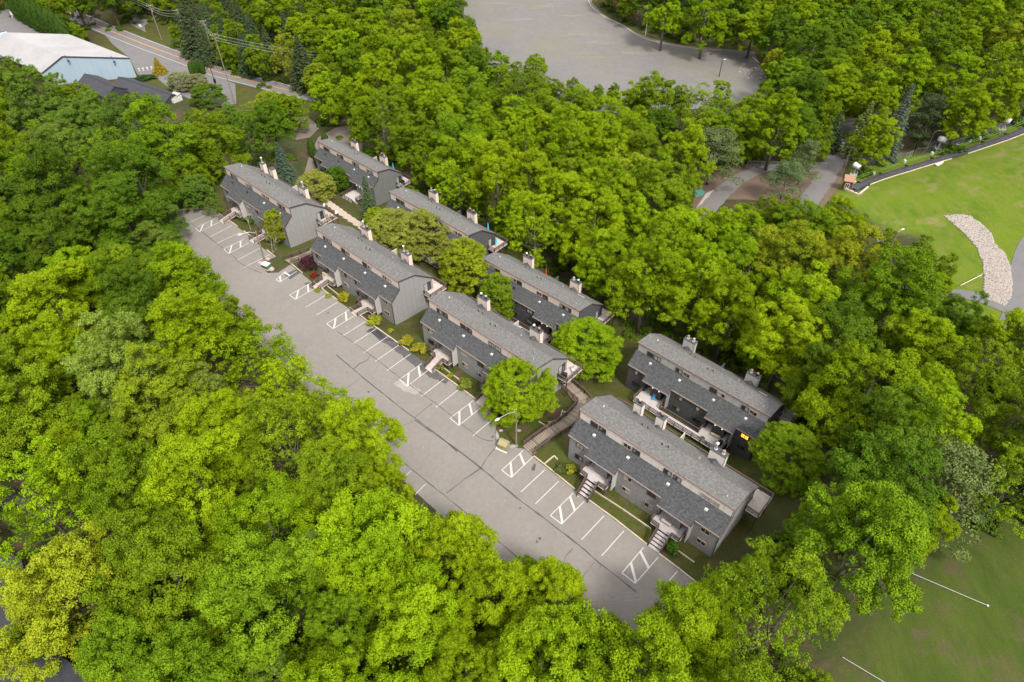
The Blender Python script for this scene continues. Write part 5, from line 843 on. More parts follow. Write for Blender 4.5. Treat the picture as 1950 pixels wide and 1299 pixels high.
# trees one can name
def spot(px, py, H, f=.6): return G(px, py, H*f)
def leafy(px, py, R, H, kind, sh, label, name='broadleaf_tree', cat='tree', group=None, f=.6):
    pr = random.choice(ROUND if kind == 'maple' else LACY); return place(pr, spot(px, py, H, f), R/5*1.16, H/14*1.05, SHADE[sh], name, label, cat, group, .05)
for a in [
 (987,737,4.7,10,'maple','bright','round bright green maple hiding the near end of the middle front block','maple_tree'),
 (1115,658,5.2,10.5,'maple','bright','broad light green tree on the lawn between the middle front block and the rear blocks','maple_tree'),
 (884,500,4.3,12,'maple','yellow','tall loose yellow-green tree behind the first chimney of the middle front block','broadleaf_tree'),
 (948,560,3.6,9.5,'maple','mid','small mid green tree touching the roof of the middle front block','broadleaf_tree'),
 (748,440,4.9,10,'maple','olive','left one of the two olive yellow trees behind the block with the red maple','locust_tree'),
 (800,445,5.4,11,'maple','olive','larger right one of the two olive yellow trees covering a rear block','locust_tree'),
 (716,415,2.4,5.5,'maple','yellow','small yellow-green tree just below the tall spruce','broadleaf_tree'),
 (782,382,2.4,8,'maple','mid','narrow green tree against the left end of the hidden rear block','broadleaf_tree'),
 (600,350,4.3,7,'maple','olive','low spreading olive tree beside the slab path','broadleaf_tree'),
 (640,338,2.8,7,'maple','dark','dense dark green tree in front of the farthest rear block','broadleaf_tree'),
 (372,360,3.2,8,'maple','cool','rounded green tree at the far left corner of the car park','broadleaf_tree'),
 (408,388,2.2,4.5,'airy','cool','grey-green shrubby tree at the left end of the farthest front block','broadleaf_tree'),
 (523,428,2.3,8,'maple','yellow','slender birch in front of the right end of the farthest front block','birch_tree'),
 (1504,866,4.4,9.5,'maple','mid','feathery green birch beside the gable of the dark rear block','birch_tree'),
 (140,62,4,8,'maple','mid','small green tree behind the white metal roof','broadleaf_tree'),
 (1020,125,3.6,9,'maple','bright','lone crown standing up in front of the upper car park','broadleaf_tree'),
 (1475,120,3.6,11,'maple','yellow','yellow-green tree at the right corner of the upper car park','broadleaf_tree'),
 (605,150,4.6,12,'maple','yellow','yellow-green tree over the middle of the public road','broadleaf_tree'),
 (640,195,3.6,9,'maple','mid','darker green tree just below the yellow one over the road','broadleaf_tree'),
 (516,206,4.8,12,'maple','yellow','open yellow-green tree covering the bend of the public road','broadleaf_tree'),
 (548,212,4.6,12,'maple','mid','mid green tree just right of the one at the road bend','broadleaf_tree'),
 (452,240,5.0,12,'maple','cool','muted green tree left of and below the road bend','broadleaf_tree'),
 (700,215,4.6,12,'maple','cool','round pale topped tree above the farthest rear block','broadleaf_tree'),
 (685,150,4,10,'airy','mid','thin green tree with bare twigs right of the road','broadleaf_tree'),
 (343,152,4,6,'maple','pale','grey-pink blossoming shrub tree beside the dark oval hedge','shrub_tree'),
 (372,155,3.4,5.5,'maple','pale','pale green shrub tree under the utility poles','shrub_tree'),
 (392,178,5,7,'maple','dark','round dark green shrub tree left of the road bend','shrub_tree'),
]: leafy(*a)
def con(lst, px, py, R, H, sh, label, name, r0, h0, f=.55, group=None): return place(random.choice(lst), spot(px, py, H, f), R/r0, H/h0, NSH[sh], name, label, 'tree', group, .08)
con(SPRUCE, 699, 372, 2.6, 12.5, 'spruce', 'tall pointed spruce in front of the long stair of the farthest rear block', 'spruce_tree', 3.2, 15)
con(SPRUCE, 536, 305, 3.4, 12, 'blue', 'grey-green spruce behind the chimneys of the farthest front block', 'spruce_tree', 3.2, 15)
con(PINE, 1358, 296, 8.6, 17, 'pine', 'large soft green pine left of the gravel track', 'pine_tree', 6, 14); con(PINE, 1498, 340, 5.4, 11.5, 'pine', 'nearer of the two pines beside the bend of the gravel track', 'pine_tree', 6, 14); con(PINE, 1534, 306, 4.8, 13.5, 'pine', 'taller narrow pine behind the bend of the gravel track', 'pine_tree', 6, 14)
con(PINE, 1290, 262, 3.2, 13, 'brown', 'thin brownish pine left of the large soft green pine', 'pine_tree', 6, 14)
con(SPRUCE, 1712, 228, 4.4, 23, 'blue', 'tall blue-grey spruce above the conveyor', 'spruce_tree', 3.2, 15); con(SPRUCE, 1645, 240, 4.2, 17, 'pale', 'yellow-green spruce right beside the gravel track', 'spruce_tree', 3.2, 15); con(SPRUCE, 1592, 245, 3.8, 13, 'dark', 'dark spruce on the left of the gravel track', 'spruce_tree', 3.2, 15); con(PINE, 1768, 228, 6, 16, 'dark', 'dark pine right of the blue-grey spruce', 'pine_tree', 6, 14)
con(PINE, 1796, 925, 7.4, 15, 'pale', 'pale grey-green pine at the edge of the lower right meadow', 'pine_tree', 6, 14); con(PINE, 158, 18, 5.5, 14, 'brown', 'brownish green pine at the left end of the public road', 'pine_tree', 6, 14)
for x, y in ((262,-12),(338,6),(395,40),(425,62),(455,30),(480,62),(510,88),(365,12),(545,60),(430,10),(500,20),(570,25),(385,75),(465,95)):
    con(SPRUCE, x, y, 4.4, 18, 'dark' if (x*7+y) % 3 else 'spruce', 'dark spruce in the row behind the utility poles along the road', 'spruce_tree', 3.2, 15, group='dark spruces behind the utility poles')
for i in range(9): place(random.choice(ARB), spot(26+i*11.5, 4+i*6.3, 13), 2.0, 1.35, NSH['arb'], 'arborvitae', 'tall arborvitae in the hedge row behind the white metal roof', 'tree', 'arborvitae hedge behind the white metal roof', .1)
for px, py, lab in ((597,286,'left arborvitae column at the far end of the farthest rear block'), (621,262,'short arborvitae behind the roof of the farthest rear block'), (607,305,'broader arborvitae against the wall of the farthest rear block')): place(random.choice(ARB), G(px, py+14), .85, .62 if py > 270 else .4, NSH['arb'], 'arborvitae', lab, 'tree')
for k, (px, py) in enumerate(((368,132),(374,130),(381,129),(388,131))): place(random.choice(ARB), G(px, py+10), .8, .5, NSH['arb'], 'arborvitae', 'small dark arborvitae in the clump beside the road apron', 'tree', 'clump of arborvitae beside the road')
place(SPRUCE[0], G(306, 140), 1.0, .42, NSH['gold'], 'golden_conifer', 'golden yellow cone shaped conifer beside the road apron', 'tree')
# bare and dead trees
def bare(base, H, label, seed=0, spread=.5, m='bark_p', lv=4):
    rs = random.Random(seed); t = thing('dead_tree', label, 'dead tree', base); mb = MB()
    def br(p, d, L, r, k):
        q = p + d*L*.5 + Vector((rs.uniform(-.1, .1), rs.uniform(-.1, .1), 0))*L; e = q + (d + Vector((rs.uniform(-.2, .2), rs.uniform(-.2, .2), .08)))*L*.5; mb.tube([p, q, e], [r, r*.8, r*.6], 5, False)
        if k:
            for _ in range(3 if k > 1 else 2):
                dd = (d + Vector((rs.uniform(-1, 1), rs.uniform(-1, 1), rs.uniform(-.2, .6)))*spread*1.3).normalized(); br(e if rs.random() < .6 else q, dd, L*rs.uniform(.55, .8), r*.55, k-1)
    br(Vector((0, 0, -.5)), Vector((0, 0, 1)), H*.36, H*.014, lv); obj('branches', mb.mesh('branches', M[m]), t); return t
bare(G(372, 335, 0), 14, 'bare white tree standing in the wood beyond the far corner of the car park', 3); bare(G(395, 332, 0), 13, 'thin bare tree right of the bare white tree at the far corner', 8, .3)
bare(G(1400, 600, 0), 17, 'grey dead branches rising in the wood behind the dark rear block', 5, .6); bare(G(1765, 985, 0), 13, 'bleached snag rising behind the pale pine', 4, .4); bare(G(1335, 75, 0), 15, 'bleached bare tree at the edge of the upper car park', 12, .5); bare(G(95, 1130, 8), 14, 'bare twiggy branches among the trees at the lower left', 6)
bare(G(520, 486), 7.5, 'bare pruned tree on the little island by the second ramp', 15, .75); bare(G(478, 437), 6, 'thin leafless sapling between the two ramps of the farthest front block', 21, .5)
# shrubs
def shrub(px, py, r, h, col, label, name='shrub', cat='shrub', group=None, lac=False):
    t = thing(name, label, cat, G(px, py), random.uniform(0, 6), group); k = ('shrubmesh', lac)
    if k not in MS:
        cc = []; cr = []
        for _ in range(26): a = RNG.uniform(0, 6.28); q = RNG.uniform(0, 1)**.5*.75; cc.append(np.array([q*math.cos(a), q*math.sin(a), .12 + .62*(1-q*q)*RNG.uniform(.6, 1.1)])); cr.append(RNG.uniform(.17, .32))
        MS[k] = leaf_mesh('foliage', *clumps_to_leaves(cc, cr, [70]*26, .15 if not lac else .12, flat=.9), M['leaf'])
    t.scale = (r, r, h); c = obj('foliage', MS[k], t); c.color = jit(col, .04); st = MB()
    for a in range(5): st.tube([(0, 0, -.2), (.35*math.cos(a*1.3), .35*math.sin(a*1.3), .5)], [.05, .02], 5, False)
    obj('stems', st, t, M['bark']); return t
YG = (.190, .200, .016); DG = (.050, .095, .016)
for px, py, r, h, c, lab in [
 (656,571,1.6,1.5,YG,'yellow-green shrub at the kerb before the second deck of the block with the red maple'), (712,614,1.8,1.5,YG,'low yellow-green shrub by the corner of the block with the red maple'), (744,632,.7,.6,YG,'tiny shrub on the lawn edge between two front blocks'),
 (774,652,1.6,1.4,YG,'upper of the two yellow shrubs left of the middle front block'), (797,669,1.7,1.5,YG,'lower of the two yellow shrubs left of the middle front block'), (884,735,1.6,1.5,(.12,.15,.018),'round shrub at the kerb in front of the middle front block'),
 (838,704,.8,1.0,(.12,.15,.02),'small shrub under the first deck of the middle front block'), (857,716,.7,.6,YG,'little tuft of shrub beside the timber edging'), (949,786,1.4,1.4,DG,'dark shrub in the shade of the round maple by the kerb'),
 (1068,893,1.3,1.0,(.07,.085,.025),'low dull green shrub left of the nearest deck'), (1085,897,1.1,1.3,YG,'bright yellow-green shrub against the nearest deck'), (1280,1048,1.25,1.7,(.045,.105,.012),'clipped ball shrub beside the second stair of the nearest block'),
 (476,424,1.5,1.7,DG,'dark shrub between the ramps of the farthest front block'), (466,419,1.3,1.4,(.06,.1,.02),'small green shrub next to the first ramp'), (598,527,.9,.8,(.16,.012,.010),'low scarlet shrub in a planter under the red maple'),
 (462,122,3.2,3,DG,'rounded dark shrub on the verge under the spruces'), (582,500,1.0,1.0,(.12,.03,.03),'small reddish shrub left of the Japanese maple'), (525,137,2.4,3,DG,'dark bush on the road bank right of the spruces'), (606,554,.8,.6,YG,'small yellow tuft in the timber bed below the first deck'), (626,566,.8,.7,YG,'second yellow tuft in the timber bed'), (1130,925,.8,.6,(.09,.12,.02),'grassy tuft in the bed before the nearest block'), (1372,160,3.0,.8,(.11,.17,.015),'patch of tall grass around the pole in the upper car park')]: shrub(px, py, r, h, c, lab)
o = shrub(592, 512, 2.3, 3.4, (.055, .019, .024), 'dark red Japanese maple beside the first entrance deck', 'japanese_maple', 'tree', lac=True)
hd = thing('hedge', 'dark oval clipped hedge at the end of the pale blue building', 'hedge', G(280, 152)); hd.scale = (4.6, 2.6, 1.7); c = obj('foliage', MS[('shrubmesh', False)], hd); c.color = (.022, .055, .012, 1)
# ---------------------------------------------------------------- street furniture
def lamp(foot, top_py, armvec, label, name='lamp_post', m='utility', H=None, double=False):
    b = G(*foot); H = H or vheight(b, top_py); t = thing(name, label, 'street lamp', b); obj('pole', MB().tube([(0, 0, -.5), (0, 0, H)], [.17, .11], 9), t, M[m])
    for s in ((1, -1) if double else (1,)):
        ax, ay = armvec[0]*s, armvec[1]*s; obj('arm', MB().tube([(0, 0, H-.5), (ax*.45, ay*.45, H+.15), (ax, ay, H+.2)], .05, 6), t, M['metal'])
        d = Vector((ax, ay, 0)).normalized(); hb = MB(); e = Vector((ax, ay, H+.15)); hb.tube([e - d*.1, e + d*.2, e + d*.55, e + d*.8], [.07, .17, .2, .06], 8); obj('lamp_head', hb, t, M['white'])
    return t
def armdir(foot, top, head):
    b = G(*foot); H = vheight(b, top[1]); p = flat_pt(head[0], head[1], b[2]+H+.15); return (p[0]-b[0], p[1]-b[1])
lamp((983, 848), 780, armdir((983, 848), (981, 780), (951, 797)), 'wooden lamp post with curved arm on the grass island before the boardwalk')
lamp((506, 500), 440, armdir((506, 500), (488, 440), (460, 446)), 'leaning lamp post with curved arm on the far small island', m='utility')
lamp((1229, 68), 36, (.9, .4), 'pale double headed lamp post on the verge of the upper car park', m='white', double=True)
lamp((1369, 147), 114, (.5, 0), 'dark pole standing in a grass patch in the upper car park', m='black')
lamp((1634.4, 313.9), 263, (-.8, .3), 'tall pale floodlight pole by the gravel track fence', m='metal'); lamp((1762, 290), 251, (1.0, .3), 'wooden floodlight pole above the middle snow gun', m='utility'); lamp((1925, 226), 190, (1, .4), 'pale floodlight pole at the upper right beside the tarmac path', m='metal'); lamp((1415, 300), 261, (.8, 0), 'thin lamp pole behind the chain link fence', m='utility')
lamp((1672, 522), 441, (.8, .4), 'lamp pole rising between the trees left of the rock drain', m='utility')
tops = []
for foot, tp, lab in [((308, 76), 9, 'utility pole with pale lower half nearest the side road'), ((361, 90), 18, 'brown utility pole with two crossarms'), ((408, 110), 39, 'third utility pole along the verge'), ((447, 197), 64, 'tall thin utility pole with a lamp in front of the road'), ((657, 132), 103, 'short utility pole among the trees right of the road bend'), ((1531, 176), 158, 'utility pole among trees beside the upper car park')]:
    b = G(*foot); H = max(6, vheight(b, tp)); t = thing('utility_pole', lab, 'utility pole', b, .6); obj('pole', MB().tube([(0, 0, -.5), (0, 0, H)], [.2, .13], 8), t, M['utility'])
    for z in (H-.4, H-1.6): obj('crossarm', MB().box((-1.2, -.07, z-.07), (1.2, .07, z+.07)), t, M['utility'])
    ins = MB()
    for u in (-1.1, -.4, .4, 1.1): ins.tube([(u, 0, H-.33), (u, 0, H-.05)], .07, 6)
    obj('insulator', ins, t, M['white']); obj('transformer_can', MB().tube([(.3, .2, H-3), (.3, .2, H-2.1)], .2, 9), t, M['metal']) if foot[0] in (308, 361) else None
    tops.append((b[0], b[1], b[2]+H))
def wire(a, b, label, sag=1.2, off=0):
    a, b = Vector(a), Vector(b); pts = [a + (b-a)*s + Vector((0, 0, off - sag*4*s*(1-s))) for s in np.linspace(0, 1, 14)]; tag(obj('overhead_wire', MB().tube(pts, .035, 4, False), None, M['metal']), label, 'wire', 'overhead wires along the public road')
far = G(-80, -130); seq = [(far[0], far[1], far[2]+11), tops[0], tops[1], tops[2], tops[3], tops[4]]
for i, nm in enumerate(('off the left edge to the first pole', 'from first to second pole', 'from second to third pole', 'from third pole to the tall thin pole', 'from the tall thin pole into the trees')):
    for j, o_ in enumerate((-.1, -1.2, -2.2)): wire(seq[i], seq[i+1], f"{('top', 'middle', 'lowest')[j]} overhead wire running {nm}", off=o_)
b = G(411, 160); t = thing('sign_post', 'short dark leaning post with a box beside the road apron', 'post', b); obj('pole', MB().tube([(0, 0, -.3), (-.3, 0, 8)], .14, 7), t, M['trim_d']); obj('meter_box', MB().box((-.4, -.3, .6), (.35, .1, 2.0)), t, M['black'])
b = G(270, 57); t = thing('road_sign', 'small white sign at the mouth of the side road', 'sign', b); obj('post', MB().tube([(0, 0, -.2), (0, 0, 2)], .05, 6), t, M['metal']); obj('board', MB().box((-.6, -.04, 1.2), (.6, .04, 2.4)), t, M['white'])
b = G(29, 33); t = thing('notice_board', 'white board leaning at the end of the service yard', 'board', b, .5); obj('board', MB().box((-1.2, -.1, 0), (1.2, .1, 2.6)), t, M['white']); obj('post', MB().box((-1.3, -.15, -.3), (-1.2, .15, 2.7)), t, M['metal'])
# cabinets and rocks on the islands
b = G(959, 852); t = thing('electrical_cabinet', 'olive tan electrical cabinet on a white pad at the edge of the grass island', 'electrical cabinet', b, -.5); obj('pad', MB().box((-1.0, -.9, -.1), (1.0, .9, .12)), t, M['concrete'] if False else M['white'])
cb = MB().prism([(-.78, -.65, .12), (-.78, .65, .12), (-.78, .65, 1.3), (-.78, .2, 1.5), (-.78, -.65, 1.15)], (1.56, 0, 0)); cb = obj('cabinet_body', cb, t, M['tan']); obj('lid_ridge', MB().box((-.82, .12, 1.48), (.82, .26, 1.54)), cb, M['tan']); obj('warning_label', MB().box((.3, -.67, .5), (.55, -.652, .72)), cb, M['yline'])
b = G(508, 510); t = thing('transformer_box', 'green and pale transformer box on the far small island', 'electrical cabinet', b, -.5); obj('pad', MB().box((-1.0, -.8, -.1), (1.0, .8, .15)), t, M['concrete']); obj('cabinet_body', MB().box((-.8, -.6, .15), (.8, .6, 1.0)), t, M['green']); obj('cabinet_lid', MB().box((-.84, -.64, 1.0), (.84, .64, 1.08)), t, M['white'])
def rock(px, py, r, label, s=(1, .7, .6), rz=0, m='stone_g', group=None):
    bm = bmesh.new(); bmesh.ops.create_icosphere(bm, subdivisions=2, radius=1)
    for v in bm.verts: v.co *= random.uniform(.82, 1.1); v.co = Vector((v.co.x*r*s[0], v.co.y*r*s[1], v.co.z*r*s[2]))
    me = bpy.data.meshes.new('boulder'); bm.to_mesh(me); bm.free(); me.materials.append(M[m]); o = obj('boulder', me, loc=G(px, py), rz=rz); return tag(o, label, 'boulder', group)
rock(947, 831, .95, 'long grey boulder on the kerb side of the grass island', (.4, 1.3, .5), .2); rock(954, 820, .35, 'small pale rock behind the long grey boulder', m='stone'); rock(978, 850, .8, 'flat boulder at the foot of the wooden lamp post', (1, .5, .4), .2); rock(961, 797, .8, 'boulder under the lamp head at the top of the island', (.9, .7, .6)); rock(496, 501, .6, 'small pale boulder left of the transformer box', m='stone'); rock(517, 513, .7, 'pale boulder right of the transformer box', m='stone'); rock(510, 494, .6, 'pinkish boulder behind the transformer box', m='stone'); rock(988, 820, .5, 'half buried stone in the middle of the island', (.8, .6, .3)); rock(1075, 785, .35, 'small stone by the round maple bed', m='stone')
def edging(pxs, label, m='kerb'):
    W = [G(*p) for p in pxs]; t = thing('garden_edging', label, 'garden edging', W[0])
    for a, b in zip(W, W[1:]):
        a = Vector(a) - Vector(W[0]); b = Vector(b) - Vector(W[0]); n = max(1, round((b-a).length/2.4))
        for i in range(n): obj('timber', MB().bar(a + (b-a)*(i/n + .006) + Vector((0, 0, .08)), a + (b-a)*((i+1)/n - .006) + Vector((0, 0, .08)), .15, .3), t, M[m])
edging([(1132, 936), (1185, 970), (1240, 1008)], 'long pale timber edging between lawn and bed before the nearest block'); edging([(1291, 1050), (1322, 1072)], 'short timber edging right of the clipped ball shrub'); edging([(1037, 884), (1055, 869), (1062, 876)], 'angled pale timber edging left of the nearest block')
edging([(608, 533), (648, 565)], 'timber edging of the narrow planting bed before the block with the red maple'); edging([(612, 546), (618, 541)], 'cross timber in the narrow planting bed'); edging([(703, 602), (722, 617)], 'timber edging of the bed below the second deck'); edging([(845, 702), (880, 728)], 'timber edging before the middle front block'); edging([(1082, 752), (1100, 772)], 'timber edged border along the boardwalk', 'trim'); edging([(1043, 805), (1058, 803), (1068, 793), (1071, 782)], 'curved pale edging of the mulch bed under the round maple'); edging([(1026, 804), (1043, 814)], 'pale timber on the lawn beside the boardwalk')
gsheet('mulch_bed', [G(*p) for p in [(1044,780),(1052,775),(1060,777),(1068,785),(1066,791),(1057,797),(1048,796),(1042,790)]], mat('bark_mulch', (.09,.045,.032), noise=[(5,.7,(.05,.03,.025))]), .05, 1)
# ---------------------------------------------------------------- boardwalks
def boardwalk(path, w, label, rails=True, steps=True):
    L = smoothline(path, .15) if len(path) > 2 else np.array([np.array(path[0]) + (np.array(path[1])-np.array(path[0]))*t for t in np.linspace(0, 1, 60)]); s = np.concatenate([[0], np.cumsum(np.linalg.norm(np.diff(L[:, :2], axis=0), axis=1))]); o0 = L[0]; t = thing('boardwalk', label, 'boardwalk', tuple(o0))
    at = lambda a: np.array([np.interp(a, s, L[:, k]) for k in range(3)]) - o0; a = 0; i = 0
    pm = MB().box((-.155, -w/2, -.05), (.155, w/2, 0)).mesh('plank', M['plank'])
    while a < s[-1]-.3:
        p, q = at(a), at(a+.36); z = p[2]; d = q - p; obj('plank', pm, t, M['plank' if random.random() < .62 else 'plank_d'], loc=(p[0], p[1], z + random.uniform(-.01, .01)), rz=math.atan2(d[1], d[0])); a += .365; i += 1
    for sd in (-1, 1):
        pts = []
        for a in np.arange(0, s[-1], 1.9):
            p, q = at(a), at(a+.3); d = (q-p)[:2]; d /= np.linalg.norm(d); pts.append((p[0]-d[1]*sd*w/2, p[1]+d[0]*sd*w/2, p[2]))
        railing(t, pts, 1.0, 'rail', 'railing', 9); mb = MB(); [mb.bar(Vector(p)-Vector((0, 0, .15)), Vector(q)-Vector((0, 0, .15)), .08, .25) for p, q in zip(pts, pts[1:])]; obj('stringer', mb, t, M['rail'])
    return t
def raised(px, h0, h1):
    P = [G(*p) for p in px]; n = len(P)-1; return [(p[0], p[1], p[2] + h0 + (h1-h0)*i/n) for i, p in enumerate(P)]
boardwalk(raised([(1006,858),(1045,830),(1080,808),(1104,785),(1113,768),(1100,755),(1085,742),(1074,733)], .12, .5), 2.3, 'long stepped boardwalk climbing between the middle and nearest front blocks')
boardwalk(raised([(549,500),(575,492),(603,482)], .2, .5), 2.2, 'short boardwalk between the farthest block and the block with the red maple')
# ---------------------------------------------------------------- deck furniture
def bench(n, u, v, z, rz, label, m='wood'):
    x, y, zz = b2w(n, u, v, z); t = thing('bench', label, 'bench', (x, y, zz), POSE[n][3] + rz); obj('seat', MB().box((-.75, -.22, .42), (.75, .22, .48)), t, M[m])
    for s in (-.6, .6): obj('leg', MB().box((s-.05, -.2, 0), (s+.05, .2, .42)), t, M['white'] if m == 'wood' else M[m])
bench('D', 17.6+.2, -.45, 1.4, 0, 'plain wooden bench on the second deck of the nearest block', 'deck'); bench('F', 18.6, -.5, 1.4, .1, 'pale wooden bench on the boardwalk deck of the dark rear block'); bench('B', 4.2, -.6, 1.4, 0, 'bench on the deck beside the Japanese maple')
def grill(pos, rz, label):
    t = thing('grill', label, 'grill', pos, rz); obj('lid', MB().tube([(-.5, 0, .95), (.5, 0, .95)], .34, 10), t, M['black']); obj('cart', MB().box((-.5, -.28, .1), (.5, .28, .85)), t, M['black']); obj('side_shelf', MB().box((-.85, -.25, .8), (-.52, .25, .85)), t, M['metal'])
x, y, z = b2w('C', 25.9, 8.5, 2.87); grill((x, y, z), POSE['C'][3]+.3, 'black covered grill on the side balcony of the middle front block'); x, y, z = b2w('F', 20.0, -1.7, 1.4); grill((x, y, z), POSE['F'][3]+1.2, 'black grill at the end of the rear boardwalk deck'); x, y, z = b2w('E', 26, 9.5, 2.87); grill((x, y, z), POSE['E'][3], 'black grill on the balcony of the farthest rear block')
def chair(pos, rz, label, m):
    t = thing('deck_chair', label, 'chair', pos, rz); obj('seat', MB().box((-.27, -.27, .38), (.27, .27, .43)), t, M[m]); obj('backrest', MB().prism([(-.27, .25, .42), (.27, .25, .42), (.27, .42, 1.0), (-.27, .42, 1.0)], (0, .04, 0)), t, M[m])
    for sx in (-.24, .24):
        for sy in (-.24, .24): obj('leg', MB().box((sx-.02, sy-.02, 0), (sx+.02, sy+.02, .38)), t, M[m])
for (n, u, v, z, rz, lab, m) in (('F', 6.3, -.5, 1.4, .4, 'small blue chair by the entrance wall of the dark rear block', 'blue'), ('F', 17.3, -2.3, 1.4, 2.5, 'dark chair on the rear boardwalk deck, left of two', 'trim_d'), ('F', 18.3, -2.5, 1.4, 2.9, 'dark chair on the rear boardwalk deck, beside the railing', 'metal'), ('C', 26.2, 10.6, 2.87, 1, 'grey chair on the side balcony of the middle front block', 'metal'), ('A', 25.7, 10.3, 2.87, 1, 'rust brown chair on the side balcony of the farthest front block', 'rust'), ('A', 26.4, 11.0, 2.87, 2, 'second rust brown chair on that balcony, nearer the rail', 'rust'), ('F', 26.4, 10.9, 2.87, 2.2, 'grey chair in the balcony corner of the dark rear block', 'metal')):
    x, y, zz = b2w(n, u, v, z); chair((x, y, zz), POSE[n][3]+rz, lab, m)
def umbrella(pos, label, m='cyan', h=2.6):
    t = thing('patio_umbrella', label, 'umbrella', pos); obj('pole', MB().tube([(0, 0, 0), (0, 0, h)], .03, 6), t, M['metal']); obj('canopy', MB().tube([(0, 0, 1.0), (0, 0, 1.5), (0, 0, h-.05)], [.30, .22, .04], 9), t, M[m])
for n, u, v, z, lab, m in (('G', 25.9, 9.6, 2.87, 'closed turquoise umbrella on the side balcony of the hidden rear block', 'cyan'), ('G', 21.6, 11.6, 2.87, 'closed turquoise umbrella behind the roof of the hidden rear block', 'cyan'), ('E', 20, 11.6, 2.87, 'closed turquoise umbrella behind the farthest rear block', 'cyan'), ('H', 9.5, 11.6, 2.87, 'closed red umbrella showing over the roof of a rear block', 'red')):
    x, y, zz = b2w(n, u, v, z); umbrella((x, y, zz), lab, m, 3.4 if m == 'red' or v > 11 else 2.6)
def dish(n, u, v, z, label):
    x, y, zz = b2w(n, u, v, z); t = thing('satellite_dish', label, 'satellite dish', (x, y, zz), 2.2); obj('dish', MB().tube([(0, 0, .3), (0, .1, .36), (0, .16, .45)], [.45, .40, .02], 12), t, M['white']); obj('mast', MB().tube([(0, 0, -.2), (0, 0, .35)], .03, 6), t, M['metal'])
dish('A', 27.0, 12.0, 3.95, 'white satellite dish on the balcony corner of the farthest front block'); dish('A', 22.6, 12.0, 3.95, 'white satellite dish on the rear rail of the farthest front block')
for n, v, zz, lab in (('E', 6.5, -1.0, 'white air conditioner at the foot of the gable of the farthest rear block'), ('F', 3.2, -.7, 'grey air conditioner beside the gable of the dark rear block')):
    x, y, z = b2w(n, 25.9, v, zz); t = thing('air_conditioner', lab, 'air conditioner', (x, y, z), POSE[n][3]); obj('casing', MB().box((-.3, -.6, 0), (.3, .6, 1.1)), t, M['white']); obj('fan_grille', MB().tube([(.3, 0, .6), (.34, 0, .6)], .4, 14), t, M['metal'])
# ---------------------------------------------------------------- far buildings
def W3(px, py, z): return Vector(flat_pt(px, py, z))
gz = terrain(*G(200, 120)[:2]); ze, zr = gz + 8.5, gz + 10.8
t = thing('metal_building', 'large white roofed building with pale blue metal walls beside the public road', 'building', W3(247, 111, gz))
O = Vector(t.location); Rf, Rb = W3(247, 111, ze), W3(143, 71, ze); Pf = W3(118.6, 108, zr); ax = (Rb - Rf).normalized(); Lr = (Rb-Rf).length*1.12
Rb = Rf + ax*Lr; Pb = Pf + ax*(Lr); Lf = Pf + (Pf - Rf)*.42; Lf.z = zr - 5.5; Lb = Lf + ax*Lr
def face(name, pts, m, ext): obj(name, MB().prism([p - O for p in pts], ext), t, m)
face('roof', [Rf, Rb, Pb, Pf], M['metal_roof'], (0, 0, .25)); face('roof', [Pf, Pb, Lb, Lf], M['metal_roof'], (0, 0, .25))
dn = lambda p, z=gz-2: Vector((p.x, p.y, z)); inn = ax*.3
np_ = 14
for i in range(np_):     # cladding sheets of the front gable
    a0, a1 = i/np_, (i+.985)/np_
    top = lambda a: (Rf + (Pf-Rf)*(a/.704) if a < .704 else Pf + (Lf-Pf)*((a-.704)/.296)) if True else None
    p, q = top(a0) + inn, top(a1) + inn; obj('cladding_sheet', MB().prism([dn(p) - O, dn(q) - O, q - O - Vector((0, 0, .05)), p - O - Vector((0, 0, .05))], ax*.12), t, M['bluewall'])
face('wall', [dn(Rf)+inn*1.5, dn(Rb), Rb-Vector((0,0,.05)), Rf+inn*1.5-Vector((0,0,.05))], M['bluewall'], (Pf-Rf).normalized()*.3)
mb = MB(); mb.bar(Rf-O+Vector((0,0,.05)), Pf-O+Vector((0,0,.05)), .2, .35).bar(Pf-O+Vector((0,0,.05)), Lf-O+Vector((0,0,.05)), .2, .35); obj('gable_trim', mb, t, M['charcoal'])
for f_ in (.04, .72): p = Pf + (Rf-Pf)*f_ - ax*.6; obj('wall_lamp', MB().tube([p-O+ax*.7, p-O+Vector((0,0,.8)), p-O-ax*.5-Vector((0,0,1.2))], .06, 5).box(tuple(p-O-ax*.5-Vector((.3,.3,1.5))), tuple(p-O-ax*.5+Vector((.3,.3,-1.1)))), t, M['black'])
def gabled(name, label, a, b, wdt, zev, zrg, m, wallm, cat='building'):
    a, b = Vector(a), Vector(b); d = (b-a); d.z = 0; L = d.length; t = thing(name, label, cat, (a.x, a.y, zev-6), math.atan2(d.y, d.x)); H = 6
    obj('wall', MB().prism([(0.2, -wdt/2+.2, -3), (0.2, wdt/2-.2, -3), (0.2, wdt/2-.2, H-.1), (0.2, 0, H+(zrg-zev)-.1), (0.2, -wdt/2+.2, H-.1)], (L-.4, 0, 0)), t, M[wallm])
    for s in (-1, 1): obj('roof', MB().prism([(0, s*wdt/2, H), (L, s*wdt/2, H), (L, 0, H+zrg-zev), (0, 0, H+zrg-zev)], (0, 0, .2)), t, M[m])
    obj('ridge_cap', MB().bar((0, 0, H+zrg-zev+.2), (L, 0, H+zrg-zev+.2), .3, .1), t, M['black']); return t
gabled('dark_building', 'charcoal roofed building in front of the pale blue gable', W3(161, 141, gz+7), W3(218, 166, gz+7), 9, gz+4.5, gz+7, 'charcoal', 'charcoal')
